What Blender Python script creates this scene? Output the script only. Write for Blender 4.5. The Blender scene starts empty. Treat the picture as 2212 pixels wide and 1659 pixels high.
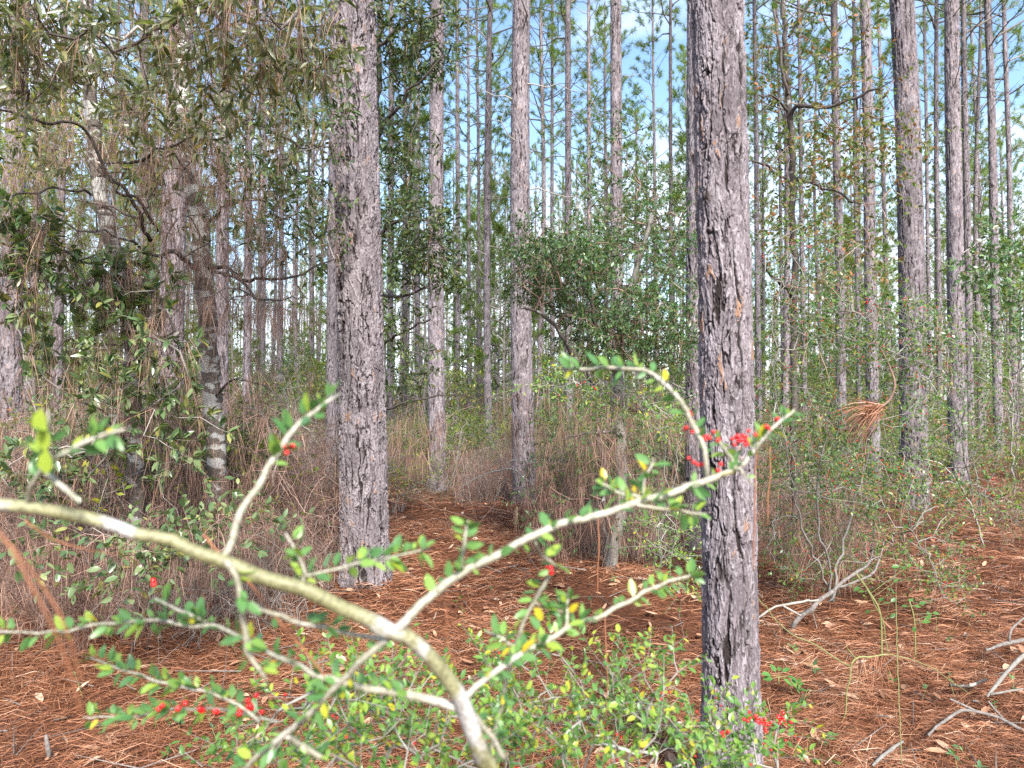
import bpy, bmesh, math, random
import numpy as np
from mathutils import Vector

# ------------------------------------------------------------------ camera, world, sun, exposure
SC = bpy.context.scene
COL = SC.collection
CAMZ, F = 1.6, 1536.0                         # eye height; focal length in pixels of a 2212 px wide picture
PITCH = math.atan(30.5 / F)
cd = bpy.data.cameras.new('camera'); cam = bpy.data.objects.new('camera', cd); COL.objects.link(cam)
cam.location = (0, 0, CAMZ); cam.rotation_euler = (math.pi / 2 + PITCH, 0, 0)
cd.sensor_width = 36.0; cd.lens = 36.0 * F / 2212.0
cd.clip_start = 0.02; cd.clip_end = 2000.0
cd.dof.use_dof = True; cd.dof.focus_distance = 4.6; cd.dof.aperture_fstop = 4.9
SC.camera = cam

SUN_EL, SUN_AZ = math.radians(40), math.radians(166)      # azimuth clockwise from +Y: behind, to one side of the camera
world = bpy.data.worlds.new("World"); SC.world = world; world.use_nodes = True
nt = world.node_tree; nt.nodes.clear()
W = lambda t: nt.nodes.new(t)
out = W('ShaderNodeOutputWorld'); bg = W('ShaderNodeBackground'); bg.inputs['Strength'].default_value = 0.115
sky = W('ShaderNodeTexSky'); sky.sky_type = 'NISHITA'; sky.sun_disc = False
sky.sun_elevation = SUN_EL; sky.sun_rotation = SUN_AZ; sky.air_density = 1.0; sky.dust_density = 0.6; sky.ozone_density = 1.5
tc = W('ShaderNodeTexCoord'); mp = W('ShaderNodeMapping'); mp.inputs['Scale'].default_value = (1.0, 1.0, 2.6); mp.inputs['Location'].default_value = (3.1, 0.6, 0.2)
nz = W('ShaderNodeTexNoise'); nz.inputs['Scale'].default_value = 2.1; nz.inputs['Detail'].default_value = 6.0; nz.inputs['Roughness'].default_value = 0.55
cr = W('ShaderNodeValToRGB'); cr.color_ramp.elements[0].position = 0.48; cr.color_ramp.elements[1].position = 0.72
sx = W('ShaderNodeSeparateXYZ'); mr = W('ShaderNodeMapRange')
mr.inputs['From Min'].default_value = 0.08; mr.inputs['From Max'].default_value = 0.42; mr.inputs['To Min'].default_value = 0.15; mr.inputs['To Max'].default_value = 0.0
ad = W('ShaderNodeMath'); ad.operation = 'ADD'
mix = W('ShaderNodeMix'); mix.data_type = 'RGBA'; mix.inputs['B'].default_value = (4.6, 5.0, 5.7, 1)
nt.links.new(tc.outputs['Generated'], mp.inputs['Vector']); nt.links.new(mp.outputs['Vector'], nz.inputs['Vector'])
nt.links.new(tc.outputs['Generated'], sx.inputs['Vector']); nt.links.new(sx.outputs['Z'], mr.inputs['Value'])
nt.links.new(nz.outputs['Fac'], ad.inputs[0]); nt.links.new(mr.outputs['Result'], ad.inputs[1])
nt.links.new(ad.outputs[0], cr.inputs['Fac']); nt.links.new(cr.outputs['Color'], mix.inputs['Factor'])
hs = W('ShaderNodeHueSaturation'); hs.inputs['Saturation'].default_value = 1.05; hs.inputs['Value'].default_value = 0.98
nt.links.new(sky.outputs['Color'], hs.inputs['Color']); nt.links.new(hs.outputs['Color'], mix.inputs['A']); nt.links.new(mix.outputs['Result'], bg.inputs['Color'])
nt.links.new(bg.outputs['Background'], out.inputs['Surface'])

sd = bpy.data.lights.new('sun', 'SUN'); sun = bpy.data.objects.new('sun', sd); COL.objects.link(sun)
sd.energy = 3.2; sd.angle = math.radians(12); sd.color = (1.0, 0.95, 0.88)
sdir = Vector((math.sin(SUN_AZ) * math.cos(SUN_EL), math.cos(SUN_AZ) * math.cos(SUN_EL), math.sin(SUN_EL)))
sun.rotation_euler = sdir.to_track_quat('Z', 'Y').to_euler(); sun.location = (-6, -6, 25)

vs = SC.view_settings; vs.view_transform = 'Standard'; vs.look = 'None'; vs.exposure = 1.78; vs.gamma = 1.0; vs.use_curve_mapping = False
cy = SC.cycles
cy.max_bounces = 6; cy.diffuse_bounces = 4; cy.glossy_bounces = 2; cy.transmission_bounces = 3; cy.transparent_max_bounces = 4
cy.caustics_reflective = False; cy.caustics_refractive = False; cy.sample_clamp_indirect = 4.0
cy.use_denoising = False
SC.render.filter_size = 1.3 if hasattr(SC.render, 'filter_size') else 1.5

RNG = np.random.default_rng(11)

# ------------------------------------------------------------------ helpers
def P(u, v, d):
    """a pixel of the 2212 x 1659 picture and its distance -> a point of the wood"""
    a, b = (u - 1106.0) / F, (829.5 - v) / F
    s, c = math.sin(PITCH), math.cos(PITCH)
    return np.array([d * a, d * (c - b * s), CAMZ + d * (s + b * c)])

def unit(a):
    return a / np.maximum(np.linalg.norm(a, axis=-1, keepdims=True), 1e-9)

def hsh(xi, yi, seed):
    x = xi.astype(np.int64).astype(np.uint64); y = yi.astype(np.int64).astype(np.uint64)
    h = (x * np.uint64(374761393) + y * np.uint64(668265263) + np.uint64(seed * 2654435761 & 0xffffffff)) & np.uint64(0xffffffff)
    h = ((h ^ (h >> np.uint64(13))) * np.uint64(1274126177)) & np.uint64(0xffffffff)
    h = ((h ^ (h >> np.uint64(15))) * np.uint64(2246822519)) & np.uint64(0xffffffff)
    return ((h ^ (h >> np.uint64(16))) & np.uint64(0xffffff)).astype(np.float64) / 16777216.0

def vn(x, y, seed, px=None):
    x0, y0 = np.floor(x), np.floor(y); fx, fy = x - x0, y - y0
    fx = fx * fx * (3 - 2 * fx); fy = fy * fy * (3 - 2 * fy)
    m = (lambda a: np.mod(a, px)) if px else (lambda a: a)
    a, b = hsh(m(x0), y0, seed), hsh(m(x0 + 1), y0, seed)
    c, d = hsh(m(x0), y0 + 1, seed), hsh(m(x0 + 1), y0 + 1, seed)
    return (a * (1 - fx) + b * fx) * (1 - fy) + (c * (1 - fx) + d * fx) * fy

def voro(x, y, px, seed):
    x0, y0 = np.floor(x), np.floor(y)
    f1 = np.full(x.shape, 9.0); f2 = np.full(x.shape, 9.0); idv = np.zeros(x.shape)
    for i in (-1, 0, 1):
        for j in (-1, 0, 1):
            cx, cy_ = x0 + i, y0 + j; m = np.mod(cx, px)
            qx = cx + 0.1 + 0.8 * hsh(m, cy_, seed); qy = cy_ + 0.1 + 0.8 * hsh(m, cy_, seed + 1)
            d = np.hypot(x - qx, y - qy); r = hsh(m, cy_, seed + 2)
            near = d < f1
            f2 = np.where(near, f1, np.minimum(f2, d)); idv = np.where(near, r, idv); f1 = np.where(near, d, f1)
    return f2 - f1, idv

MOUNDS = ((-1.183, 5.75, .10, .5), (.865, 2.85, .07, .32), (5.53, 9.8, .10, .6), (-1.19, 11.4, .10, .6), (.18, 9.8, .10, .6), (-3.2, 5.3, .16, .9), (.8, 6.0, .12, .6))
def gz(x, y):
    x = np.asarray(x, float); y = np.asarray(y, float); md = sum(h * np.exp(-((x - a) ** 2 + (y - b) ** 2) / (w * w)) for a, b, h, w in MOUNDS)
    fall = np.exp(-np.hypot(x, y - 6) / 60.0)
    return md + fall * (0.16 * (vn(x * .32 + 40, y * .32 + 9, 3) - .5) + 0.10 * (vn(x * 1.1 + 7, y * 1.1, 4) - .5) + 0.035 * (vn(x * 3.7, y * 3.7, 5) - .5))

class G:
    """geometry collected for one mesh"""
    def __init__(s): s.V, s.T, s.Q, s.A, s.n = [], [], [], [], 0
    def add(s, V, T=None, Q=None, a=None):
        V = np.asarray(V, float).reshape(-1, 3)
        if T is not None and len(T): s.T.append(np.asarray(T, np.int64) + s.n)
        if Q is not None and len(Q): s.Q.append(np.asarray(Q, np.int64) + s.n)
        s.V.append(V); s.n += len(V)
        s.A.append(np.full(len(V), 0.5) if a is None else np.broadcast_to(np.asarray(a, float), (len(V),)))
        return s
    def arrays(s):
        V = np.concatenate(s.V) if s.V else np.zeros((0, 3))
        T = np.concatenate(s.T) if s.T else np.zeros((0, 3), np.int64)
        Q = np.concatenate(s.Q) if s.Q else np.zeros((0, 4), np.int64)
        return V, T, Q, np.concatenate(s.A) if s.A else np.zeros(0)

def mesh(name, V, T, Q, attrs, mat, smooth=False):
    me = bpy.data.meshes.new(name)
    me.vertices.add(len(V)); me.vertices.foreach_set('co', np.ascontiguousarray(V, np.float32).ravel())
    nT, nQ = len(T), len(Q)
    idx = np.concatenate([np.asarray(T, np.int32).ravel(), np.asarray(Q, np.int32).ravel()])
    me.loops.add(len(idx)); me.loops.foreach_set('vertex_index', idx)
    me.polygons.add(nT + nQ)
    me.polygons.foreach_set('loop_start', np.concatenate([np.arange(nT) * 3, nT * 3 + np.arange(nQ) * 4]).astype(np.int32))
    if smooth: me.polygons.foreach_set('use_smooth', np.ones(nT + nQ, bool))
    for k, a in attrs.items():
        at = me.attributes.new(k, 'FLOAT', 'POINT'); at.data.foreach_set('value', np.ascontiguousarray(a, np.float32))
    me.materials.append(mat); me.update(calc_edges=True)
    return me

def link(name, me, parent=None, loc=None):
    o = bpy.data.objects.new(name, me); COL.objects.link(o)
    if parent is not None: o.parent = parent
    if loc is not None: o.location = loc
    return o

def build(name, g, mat, parent=None, smooth=False, origin=None):
    V, T, Q, A = g.arrays()
    if parent is not None and origin is None: V = V - np.array(parent.location)
    o = link(name, mesh(name, V, T, Q, {'tint': A}, mat, smooth), parent)
    return o

def tag(o, label=None, cat=None, group=None, kind=None):
    if label: o['label'] = label
    if cat: o['category'] = cat
    if group: o['group'] = group
    if kind: o['kind'] = kind
    return o

def thing(name, label, cat, loc=(0, 0, 0), group=None):
    o = bpy.data.objects.new(name, None); COL.objects.link(o); o.location = [float(c) for c in loc]; o.empty_display_size = 0.1
    return tag(o, label, cat, group)

def copy_tree(o, parent=None):
    c = o.copy(); COL.objects.link(c)
    if parent is not None: c.parent = parent
    for ch in list(o.children): copy_tree(ch, c)
    return c

def smooth_path(pts, step=0.03):
    """Catmull-Rom through points (n x k)"""
    p = np.asarray(pts, float)
    if len(p) < 3: 
        n = max(2, int(np.linalg.norm(p[1, :3] - p[0, :3]) / step) + 1)
        t = np.linspace(0, 1, n)[:, None]; return p[0] * (1 - t) + p[1] * t
    e = np.vstack([2 * p[0] - p[1], p, 2 * p[-1] - p[-2]]); o = []
    for i in range(1, len(e) - 2):
        n = max(2, int(np.linalg.norm(e[i + 1, :3] - e[i, :3]) / step) + 1)
        t = np.linspace(0, 1, n, endpoint=False)[:, None]
        a, b, c, d = e[i - 1], e[i], e[i + 1], e[i + 2]
        o.append(.5 * (2 * b + (c - a) * t + (2 * a - 5 * b + 4 * c - d) * t ** 2 + (3 * b - a - 3 * c + d) * t ** 3))
    o.append(p[-1:]); return np.vstack(o)

def tube(g, path, rad, k=6, a=0.5, cap=True):
    path = np.asarray(path, float); n = len(path); rad = np.broadcast_to(np.asarray(rad, float), (n,))
    t = unit(np.gradient(path, axis=0))
    ref = np.array([0.0, 0.0, 1.0]) if abs(t[0, 2]) < 0.8 else np.array([1.0, 0.0, 0.0])
    s = np.zeros((n, 3)); cur = ref
    for i in range(n):
        cur = cur - t[i] * cur.dot(t[i]); L = math.sqrt(cur.dot(cur)); cur = cur / L if L > 1e-6 else unit(np.cross(t[i], [0.3, 0.5, 0.8])); s[i] = cur
    b = np.cross(t, s)
    th = np.arange(k) * 2 * math.pi / k
    V = path[:, None] + rad[:, None, None] * (np.cos(th)[None, :, None] * s[:, None] + np.sin(th)[None, :, None] * b[:, None])
    i, j = np.meshgrid(np.arange(n - 1), np.arange(k), indexing='ij'); j2 = (j + 1) % k
    Q = np.stack([i * k + j, i * k + j2, (i + 1) * k + j2, (i + 1) * k + j], -1).reshape(-1, 4)
    V = V.reshape(-1, 3); T = None
    if cap:
        V = np.vstack([V, path[-1:] + t[-1:] * rad[-1] * .5, path[:1] - t[:1] * rad[0] * .3]); e = np.arange(k)
        T = np.vstack([np.stack([(n - 1) * k + e, (n - 1) * k + (e + 1) % k, np.full(k, n * k)], -1),
                       np.stack([(e + 1) % k, e, np.full(k, n * k + 1)], -1)])
    g.add(V, T, Q, a)

def sticks(g, A, B, ra, rb, k=3, a=None):
    """many straight tapered twigs at once"""
    A, B = np.asarray(A), np.asarray(B); n = len(A)
    if not n: return
    t = unit(B - A); ref = np.where(np.abs(t[:, 2:3]) < .8, [[0, 0, 1.0]], [[1.0, 0, 0]])
    s = unit(np.cross(t, ref)); b = np.cross(t, s)
    ra = np.broadcast_to(ra, (n,)); rb = np.broadcast_to(rb, (n,))
    th = np.arange(k) * 2 * math.pi / k
    ring = np.cos(th)[None, :, None] * s[:, None] + np.sin(th)[None, :, None] * b[:, None]
    V = np.concatenate([A[:, None] + ra[:, None, None] * ring, B[:, None] + rb[:, None, None] * ring], 1).reshape(-1, 3)
    o = (np.arange(n) * 2 * k)[:, None]; e = np.arange(k); e2 = (e + 1) % k
    Q = np.stack([o + e, o + e2, o + k + e2, o + k + e], -1).reshape(-1, 4)
    g.add(V, None, Q, np.repeat(RNG.random(n) if a is None else np.broadcast_to(a, (n,)), 2 * k))

def leaves(g, B, D, N, L, Wd, droop=0.15, a=None, lod=0):
    """leaf blades: base, direction, upper side, length, width"""
    n = len(B)
    if not n: return
    D = unit(D); S = unit(np.cross(D, N)); N = np.cross(S, D)
    L = np.broadcast_to(L, (n,))[:, None]; Wd = np.broadcast_to(Wd, (n,))[:, None]
    a = RNG.random(n) if a is None else np.broadcast_to(a, (n,))
    dr = np.broadcast_to(droop, (n,))[:, None]
    if lod:
        V = np.stack([B, B + .5 * L * D + .5 * Wd * S - .1 * dr * L * N, B + L * D - dr * L * N, B + .5 * L * D - .5 * Wd * S - .1 * dr * L * N], 1).reshape(-1, 3)
        Q = np.arange(4 * n).reshape(-1, 4); g.add(V, None, Q, np.repeat(a, 4)); return
    up = .12 * Wd * N
    V = np.stack([B, B + .3 * L * D + .46 * Wd * S + up - .06 * dr * L * N, B + .32 * L * D - .04 * dr * L * N, B + .3 * L * D - .46 * Wd * S + up - .06 * dr * L * N,
                  B + .68 * L * D + .40 * Wd * S + up - .45 * dr * L * N, B + .68 * L * D - .42 * dr * L * N, B + .68 * L * D - .40 * Wd * S + up - .45 * dr * L * N,
                  B + L * D - dr * L * N], 1).reshape(-1, 3)
    o = (np.arange(n) * 8)[:, None]
    T = np.concatenate([o + [[0, 1, 2]], o + [[0, 2, 3]], o + [[4, 7, 5]], o + [[5, 7, 6]]])
    Q = np.concatenate([o + [[1, 4, 5, 2]], o + [[2, 5, 6, 3]]])
    g.add(V, T, Q, np.repeat(a, 8))

def needles(g, B, D, L, w, sag=0.0, a=None):
    """long thin needles, each a narrow blade bent once"""
    n = len(B)
    if not n: return
    D = unit(D); S = unit(np.cross(D, RNG.normal(size=(n, 3)))); L = np.broadcast_to(L, (n,))[:, None]; w = np.broadcast_to(w, (n,))[:, None]
    a = RNG.random(n) if a is None else np.broadcast_to(a, (n,))
    M = B + .55 * L * D; E = B + L * D + np.array([0, 0, -1.0]) * (np.broadcast_to(sag, (n,))[:, None] * L)
    V = np.stack([B - .5 * w * S, B + .5 * w * S, M + .5 * w * S, M - .5 * w * S, E], 1).reshape(-1, 3)
    o = (np.arange(n) * 5)[:, None]
    g.add(V, o + [[3, 2, 4]], o + [[0, 1, 2, 3]], np.repeat(a, 5))

def leafy_twigs(gl, gt, base, dirs, tl, n, L, Wd, rt=0.0015, lod=0, spread=1.0, up=0.35, droop=.15, rosette=False, tint=None):
    """short twigs, each with N leaves along it (or in a whorl at its tip)"""
    m = len(base)
    if not m: return
    dirs = unit(dirs); tl = np.broadcast_to(tl, (m,))
    sticks(gt, base, base + dirs * tl[:, None], rt, rt * .6)
    t = np.tile((np.arange(n) + .6) / n, m)
    if rosette: t = .55 + .45 * t
    I = np.repeat(np.arange(m), n); t = np.clip(t + RNG.normal(size=m * n) * .06, 0.02, 1)
    pos = base[I] + dirs[I] * (tl[I] * t)[:, None]
    perp = RNG.normal(size=(m * n, 3)); perp -= dirs[I] * (perp * dirs[I]).sum(1, keepdims=True); perp = unit(perp)
    D = dirs[I] * (.35 + .5 * t[:, None]) + perp * spread + np.array([0, 0, up * .3])
    N = np.array([0, 0, 1.0]) * (.6 + up) + RNG.normal(size=(m * n, 3)) * .45
    sc = RNG.uniform(.6, 1.15, m * n)
    a = RNG.random(m * n) if tint is None else np.clip(tint(m * n), 0, 1)
    leaves(gl, pos, D, N, L * sc, Wd * sc * RNG.uniform(.85, 1.1, m * n), droop * RNG.uniform(.3, 1.8, m * n), a, lod)

def grow(roots, targets, rmin=.0016, step=.16, jit=.10, bias=.0):
    """join TARGETS to the root paths by a branching net; returns tube list and twig end directions"""
    nodes = [np.asarray(p, float) for p in roots]; N = np.vstack(nodes); n0 = len(N)
    cap = n0 + int(len(targets) * 14) + 10; X = np.zeros((cap, 3)); X[:n0] = N; par = np.full(cap, -1); cnt = n0
    d0 = np.array([np.min(np.linalg.norm(N - t, axis=1)) for t in targets]); order = np.argsort(d0)
    dist = np.zeros(cap); ends = np.zeros(len(targets), int)
    for i in order:
        t = targets[i]; dv = X[:cnt] - t; dd = np.sqrt((dv * dv).sum(1)) + bias * dist[:cnt]
        j = int(np.argmin(dd)); L = np.linalg.norm(t - X[j]); k = min(max(1, int(L / step)), 12)
        for q in range(1, k + 1):
            if cnt >= cap - 1: break
            f = q / k; pt = X[j] * (1 - f) + t * f if q == 1 else X[prev] + (t - X[prev]) / (k - q + 1)
            if q < k: pt = pt + RNG.normal(size=3) * jit * L / k + np.array([0, 0, .05 * L * math.sin(f * 3.14)])
            X[cnt] = pt; par[cnt] = j if q == 1 else prev; dist[cnt] = dist[par[cnt]] + L / k; prev = cnt; cnt += 1
        ends[i] = cnt - 1
    load = np.zeros(cnt); load[ends] += 1
    for i in range(cnt - 1, n0 - 1, -1):
        if par[i] >= n0: load[par[i]] += load[i]
    R = rmin * np.power(np.maximum(load, 1), .48)
    kids = np.zeros(cnt, int)
    for i in range(n0, cnt): kids[par[i]] += 1
    seen = np.zeros(cnt, bool); paths = []
    for i in ends[np.argsort(-dist[ends])]:
        ch = []; c = int(i)
        while c >= n0 and not seen[c]:
            seen[c] = True; ch.append(c); c = int(par[c])
        if not ch: continue
        ch.append(c); ch = ch[::-1]; rr = R[ch].copy(); rr[0] = rr[1]
        paths.append((X[ch], rr))
    edir = unit(X[ends] - X[np.maximum(par[ends], 0)] + 1e-6)
    return paths, X[ends], edir, X[n0:cnt]

def inblob(c, r, n, shell=.0):
    d = unit(RNG.normal(size=(n, 3))); q = RNG.random(n) ** (1 / 3.0); q = shell + (1 - shell) * q
    return np.asarray(c) + d * q[:, None] * np.asarray(r)

def pblob(u, v, d, ru, rv, rd, n, shell=0.0):
    """points inside a blob seen at pixel (u, v), its size in pixels across and up and in metres deep"""
    return inblob(P(u, v, d), (ru * d / F, rd, rv * d / F), n, shell)

# ------------------------------------------------------------------ materials
def newmat(name):
    m = bpy.data.materials.new(name); m.use_nodes = True; m.node_tree.nodes.clear(); t = m.node_tree
    return m, t, (lambda k: t.nodes.new(k)), t.links.new

def ramp(node, stops):
    r = node.color_ramp
    while len(r.elements) < len(stops): r.elements.new(0.5)
    for e, (p, c) in zip(r.elements, stops): e.position = p; e.color = (*c, 1)

def leaf_mat(name, stops, rough=.42, spec=.4, trans=.3, tcol=(1.25, 1.35, .6)):
    m, t, n, l = newmat(name)
    at = n('ShaderNodeAttribute'); at.attribute_name = 'tint'; cr = n('ShaderNodeValToRGB'); ramp(cr, stops); l(at.outputs['Fac'], cr.inputs['Fac'])
    oi = n('ShaderNodeObjectInfo'); hv = n('ShaderNodeHueSaturation'); mr = n('ShaderNodeMapRange'); mr.inputs['To Min'].default_value = .78; mr.inputs['To Max'].default_value = 1.2
    l(oi.outputs['Random'], mr.inputs['Value']); l(mr.outputs['Result'], hv.inputs['Value']); l(cr.outputs['Color'], hv.inputs['Color'])
    p = n('ShaderNodeBsdfPrincipled'); p.inputs['Roughness'].default_value = rough; p.inputs['Specular IOR Level'].default_value = spec
    l(hv.outputs['Color'], p.inputs['Base Color'])
    tr = n('ShaderNodeBsdfTranslucent'); mu = n('ShaderNodeMix'); mu.data_type = 'RGBA'; mu.blend_type = 'MULTIPLY'; mu.inputs['Factor'].default_value = 1; mu.inputs['B'].default_value = (*tcol, 1)
    l(hv.outputs['Color'], mu.inputs['A']); l(mu.outputs['Result'], tr.inputs['Color'])
    ms = n('ShaderNodeMixShader'); ms.inputs['Fac'].default_value = trans; l(p.outputs[0], ms.inputs[1]); l(tr.outputs[0], ms.inputs[2])
    o = n('ShaderNodeOutputMaterial'); l(ms.outputs[0], o.inputs['Surface']); return m

def tint_mat(name, stops, rough=.8, spec=.2, noise=None, bump=0.0, nscale=60.0, stretch=(1, 1, 1), patch=None):
    """colour from the tint attribute, broken up by noise; PATCH = (colour, scale, threshold) adds lichen"""
    m, t, n, l = newmat(name)
    at = n('ShaderNodeAttribute'); at.attribute_name = 'tint'; cr = n('ShaderNodeValToRGB'); ramp(cr, stops); l(at.outputs['Fac'], cr.inputs['Fac'])
    tcn = n('ShaderNodeTexCoord'); mpn = n('ShaderNodeMapping'); mpn.inputs['Scale'].default_value = stretch; l(tcn.outputs['Object'], mpn.inputs['Vector'])
    p = n('ShaderNodeBsdfPrincipled'); p.inputs['Roughness'].default_value = rough; p.inputs['Specular IOR Level'].default_value = spec
    col = cr.outputs['Color']
    if noise:
        nn = n('ShaderNodeTexNoise'); nn.inputs['Scale'].default_value = nscale; nn.inputs['Detail'].default_value = 5; l(mpn.outputs[0], nn.inputs['Vector'])
        c2 = n('ShaderNodeValToRGB'); ramp(c2, [(.3, (1 - noise,) * 3), (.7, (1 + noise,) * 3)]); l(nn.outputs['Fac'], c2.inputs['Fac'])
        mu = n('ShaderNodeMix'); mu.data_type = 'RGBA'; mu.blend_type = 'MULTIPLY'; mu.inputs['Factor'].default_value = 1; l(col, mu.inputs['A']); l(c2.outputs['Color'], mu.inputs['B']); col = mu.outputs['Result']
        if bump:
            bp = n('ShaderNodeBump'); bp.inputs['Strength'].default_value = bump; bp.inputs['Distance'].default_value = .004; l(nn.outputs['Fac'], bp.inputs['Height']); l(bp.outputs[0], p.inputs['Normal'])
    if patch:
        pc, ps, pt = patch
        n2 = n('ShaderNodeTexNoise'); n2.inputs['Scale'].default_value = ps; n2.inputs['Detail'].default_value = 4; n2.inputs['Roughness'].default_value = .6; l(mpn.outputs[0], n2.inputs['Vector'])
        c3 = n('ShaderNodeValToRGB'); ramp(c3, [(pt, (0, 0, 0)), (pt + .05, (1, 1, 1))]); l(n2.outputs['Fac'], c3.inputs['Fac'])
        m3 = n('ShaderNodeMix'); m3.data_type = 'RGBA'; l(c3.outputs['Color'], m3.inputs['Factor']); l(col, m3.inputs['A']); m3.inputs['B'].default_value = (*pc, 1); col = m3.outputs['Result']
    l(col, p.inputs['Base Color']); o = n('ShaderNodeOutputMaterial'); l(p.outputs[0], o.inputs['Surface']); return m

def bark_mat(name):
    m, t, n, l = newmat(name)
    def att(k):
        a = n('ShaderNodeAttribute'); a.attribute_name = k; return a.outputs['Fac']
    def mixc(kind, fac, a, b):
        x = n('ShaderNodeMix'); x.data_type = 'RGBA'; x.blend_type = kind
        for s, v in (('Factor', fac), ('A', a), ('B', b)):
            if isinstance(v, (int, float)): x.inputs[s].default_value = v
            elif isinstance(v, tuple): x.inputs[s].default_value = (*v, 1)
            else: l(v, x.inputs[s])
        return x.outputs['Result']
    tcn = n('ShaderNodeTexCoord'); mpn = n('ShaderNodeMapping'); mpn.inputs['Scale'].default_value = (1, 1, .3); l(tcn.outputs['Object'], mpn.inputs['Vector'])
    n1 = n('ShaderNodeTexNoise'); n1.inputs['Scale'].default_value = 120; n1.inputs['Detail'].default_value = 5; n1.inputs['Roughness'].default_value = .65; l(mpn.outputs[0], n1.inputs['Vector'])
    n2 = n('ShaderNodeTexNoise'); n2.inputs['Scale'].default_value = 9; n2.inputs['Detail'].default_value = 3; l(mpn.outputs[0], n2.inputs['Vector'])
    pl = n('ShaderNodeValToRGB'); ramp(pl, [(0, (.085, .070, .075)), (.25, (.15, .128, .136)), (.45, (.225, .197, .207)), (.78, (.37, .336, .350)), (.86, (.23, .17, .15)), (1, (.29, .17, .11))]); l(att('flk'), pl.inputs['Fac'])
    sp = n('ShaderNodeValToRGB'); ramp(sp, [(.32, (.55, .53, .53)), (.55, (1, 1, 1)), (.72, (1.35, 1.36, 1.38))]); l(n1.outputs['Fac'], sp.inputs['Fac'])
    col = mixc('MULTIPLY', 1.0, pl.outputs['Color'], sp.outputs['Color'])
    bl = n('ShaderNodeValToRGB'); ramp(bl, [(.3, (.82, .80, .80)), (.7, (1.12, 1.1, 1.1))]); l(n2.outputs['Fac'], bl.inputs['Fac'])
    col = mixc('MULTIPLY', 1.0, col, bl.outputs['Color'])
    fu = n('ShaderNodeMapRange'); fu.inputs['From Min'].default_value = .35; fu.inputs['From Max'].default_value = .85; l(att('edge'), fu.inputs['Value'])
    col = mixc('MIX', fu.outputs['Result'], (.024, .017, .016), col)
    kn = n('ShaderNodeMapRange'); kn.inputs['From Min'].default_value = .25; kn.inputs['From Max'].default_value = .8; l(att('knot'), kn.inputs['Value'])
    col = mixc('MIX', kn.outputs['Result'], col, (.055, .042, .038))
    oi = n('ShaderNodeObjectInfo'); ov = n('ShaderNodeMapRange'); ov.inputs['To Min'].default_value = .85; ov.inputs['To Max'].default_value = 1.18; l(oi.outputs['Random'], ov.inputs['Value'])
    hv = n('ShaderNodeHueSaturation'); l(ov.outputs['Result'], hv.inputs['Value']); l(col, hv.inputs['Color'])
    p = n('ShaderNodeBsdfPrincipled'); p.inputs['Roughness'].default_value = .85; p.inputs['Specular IOR Level'].default_value = .2
    l(hv.outputs['Color'], p.inputs['Base Color'])
    bp = n('ShaderNodeBump'); bp.inputs['Strength'].default_value = .8; bp.inputs['Distance'].default_value = .006; l(n1.outputs['Fac'], bp.inputs['Height']); l(bp.outputs[0], p.inputs['Normal'])
    o = n('ShaderNodeOutputMaterial'); l(p.outputs[0], o.inputs['Surface']); return m

M = {}
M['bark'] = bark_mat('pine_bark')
M['needle'] = leaf_mat('pine_needle_green', [(0, (.085, .145, .036)), (.5, (.165, .24, .050)), (1, (.29, .34, .065))], .5, .25, .48, (1.3, 1.4, .5))
M['laurel'] = leaf_mat('laurel_leaf', [(0, (.065, .12, .048)), (.5, (.125, .185, .075)), (.85, (.22, .27, .13)), (1, (.30, .28, .07))], .30, .6, .3)
M['olive'] = leaf_mat('olive_leaf', [(0, (.075, .11, .045)), (.45, (.155, .185, .070)), (.75, (.26, .285, .15)), (.92, (.37, .39, .26)), (1, (.42, .32, .04))], .32, .6, .42)
M['darkleaf'] = leaf_mat('dark_oak_leaf', [(0, (.055, .095, .038)), (.6, (.10, .15, .056)), (.93, (.16, .19, .06)), (1, (.20, .15, .06))], .4, .45, .28)
M['evergreen'] = leaf_mat('evergreen_leaf', [(0, (.050, .115, .050)), (.5, (.095, .185, .070)), (.95, (.16, .25, .085)), (1, (.24, .16, .06))], .36, .5, .25)
M['yaupon'] = leaf_mat('yaupon_leaf', [(0, (.045, .12, .032)), (.5, (.085, .18, .040)), (.82, (.16, .25, .045)), (.93, (.24, .26, .04)), (1, (.30, .11, .04))], .36, .5, .32)
M['bright'] = leaf_mat('bright_yaupon_leaf', [(0, (.07, .17, .045)), (.4, (.13, .26, .055)), (.72, (.20, .33, .055)), (.93, (.32, .38, .05)), (1, (.48, .40, .03))], .33, .5, .32)
M['nearleaf'] = leaf_mat('near_yaupon_leaf', [(0, (.08, .20, .065)), (.4, (.14, .29, .085)), (.7, (.22, .38, .085)), (.95, (.36, .46, .06)), (.985, (.60, .48, .03)), (1, (.66, .46, .02))], .33, .5, .32)
M['yellow'] = leaf_mat('yellow_green_leaf', [(0, (.08, .14, .03)), (.5, (.17, .23, .04)), (1, (.36, .33, .04))], .4, .4, .42)
M['brownleaf'] = leaf_mat('mixed_autumn_leaf', [(0, (.07, .12, .035)), (.55, (.13, .17, .045)), (.8, (.20, .14, .055)), (1, (.30, .12, .05))], .5, .3, .3)
M['seedling'] = leaf_mat('seedling_leaf', [(0, (.06, .16, .04)), (1, (.13, .27, .06))], .4, .4, .32)
M['litterleaf'] = tint_mat('fallen_leaf', [(0, (.22, .11, .065)), (.5, (.40, .22, .13)), (.85, (.52, .34, .22)), (1, (.44, .37, .30))], .6, .3, .25, 0, 40)
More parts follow.
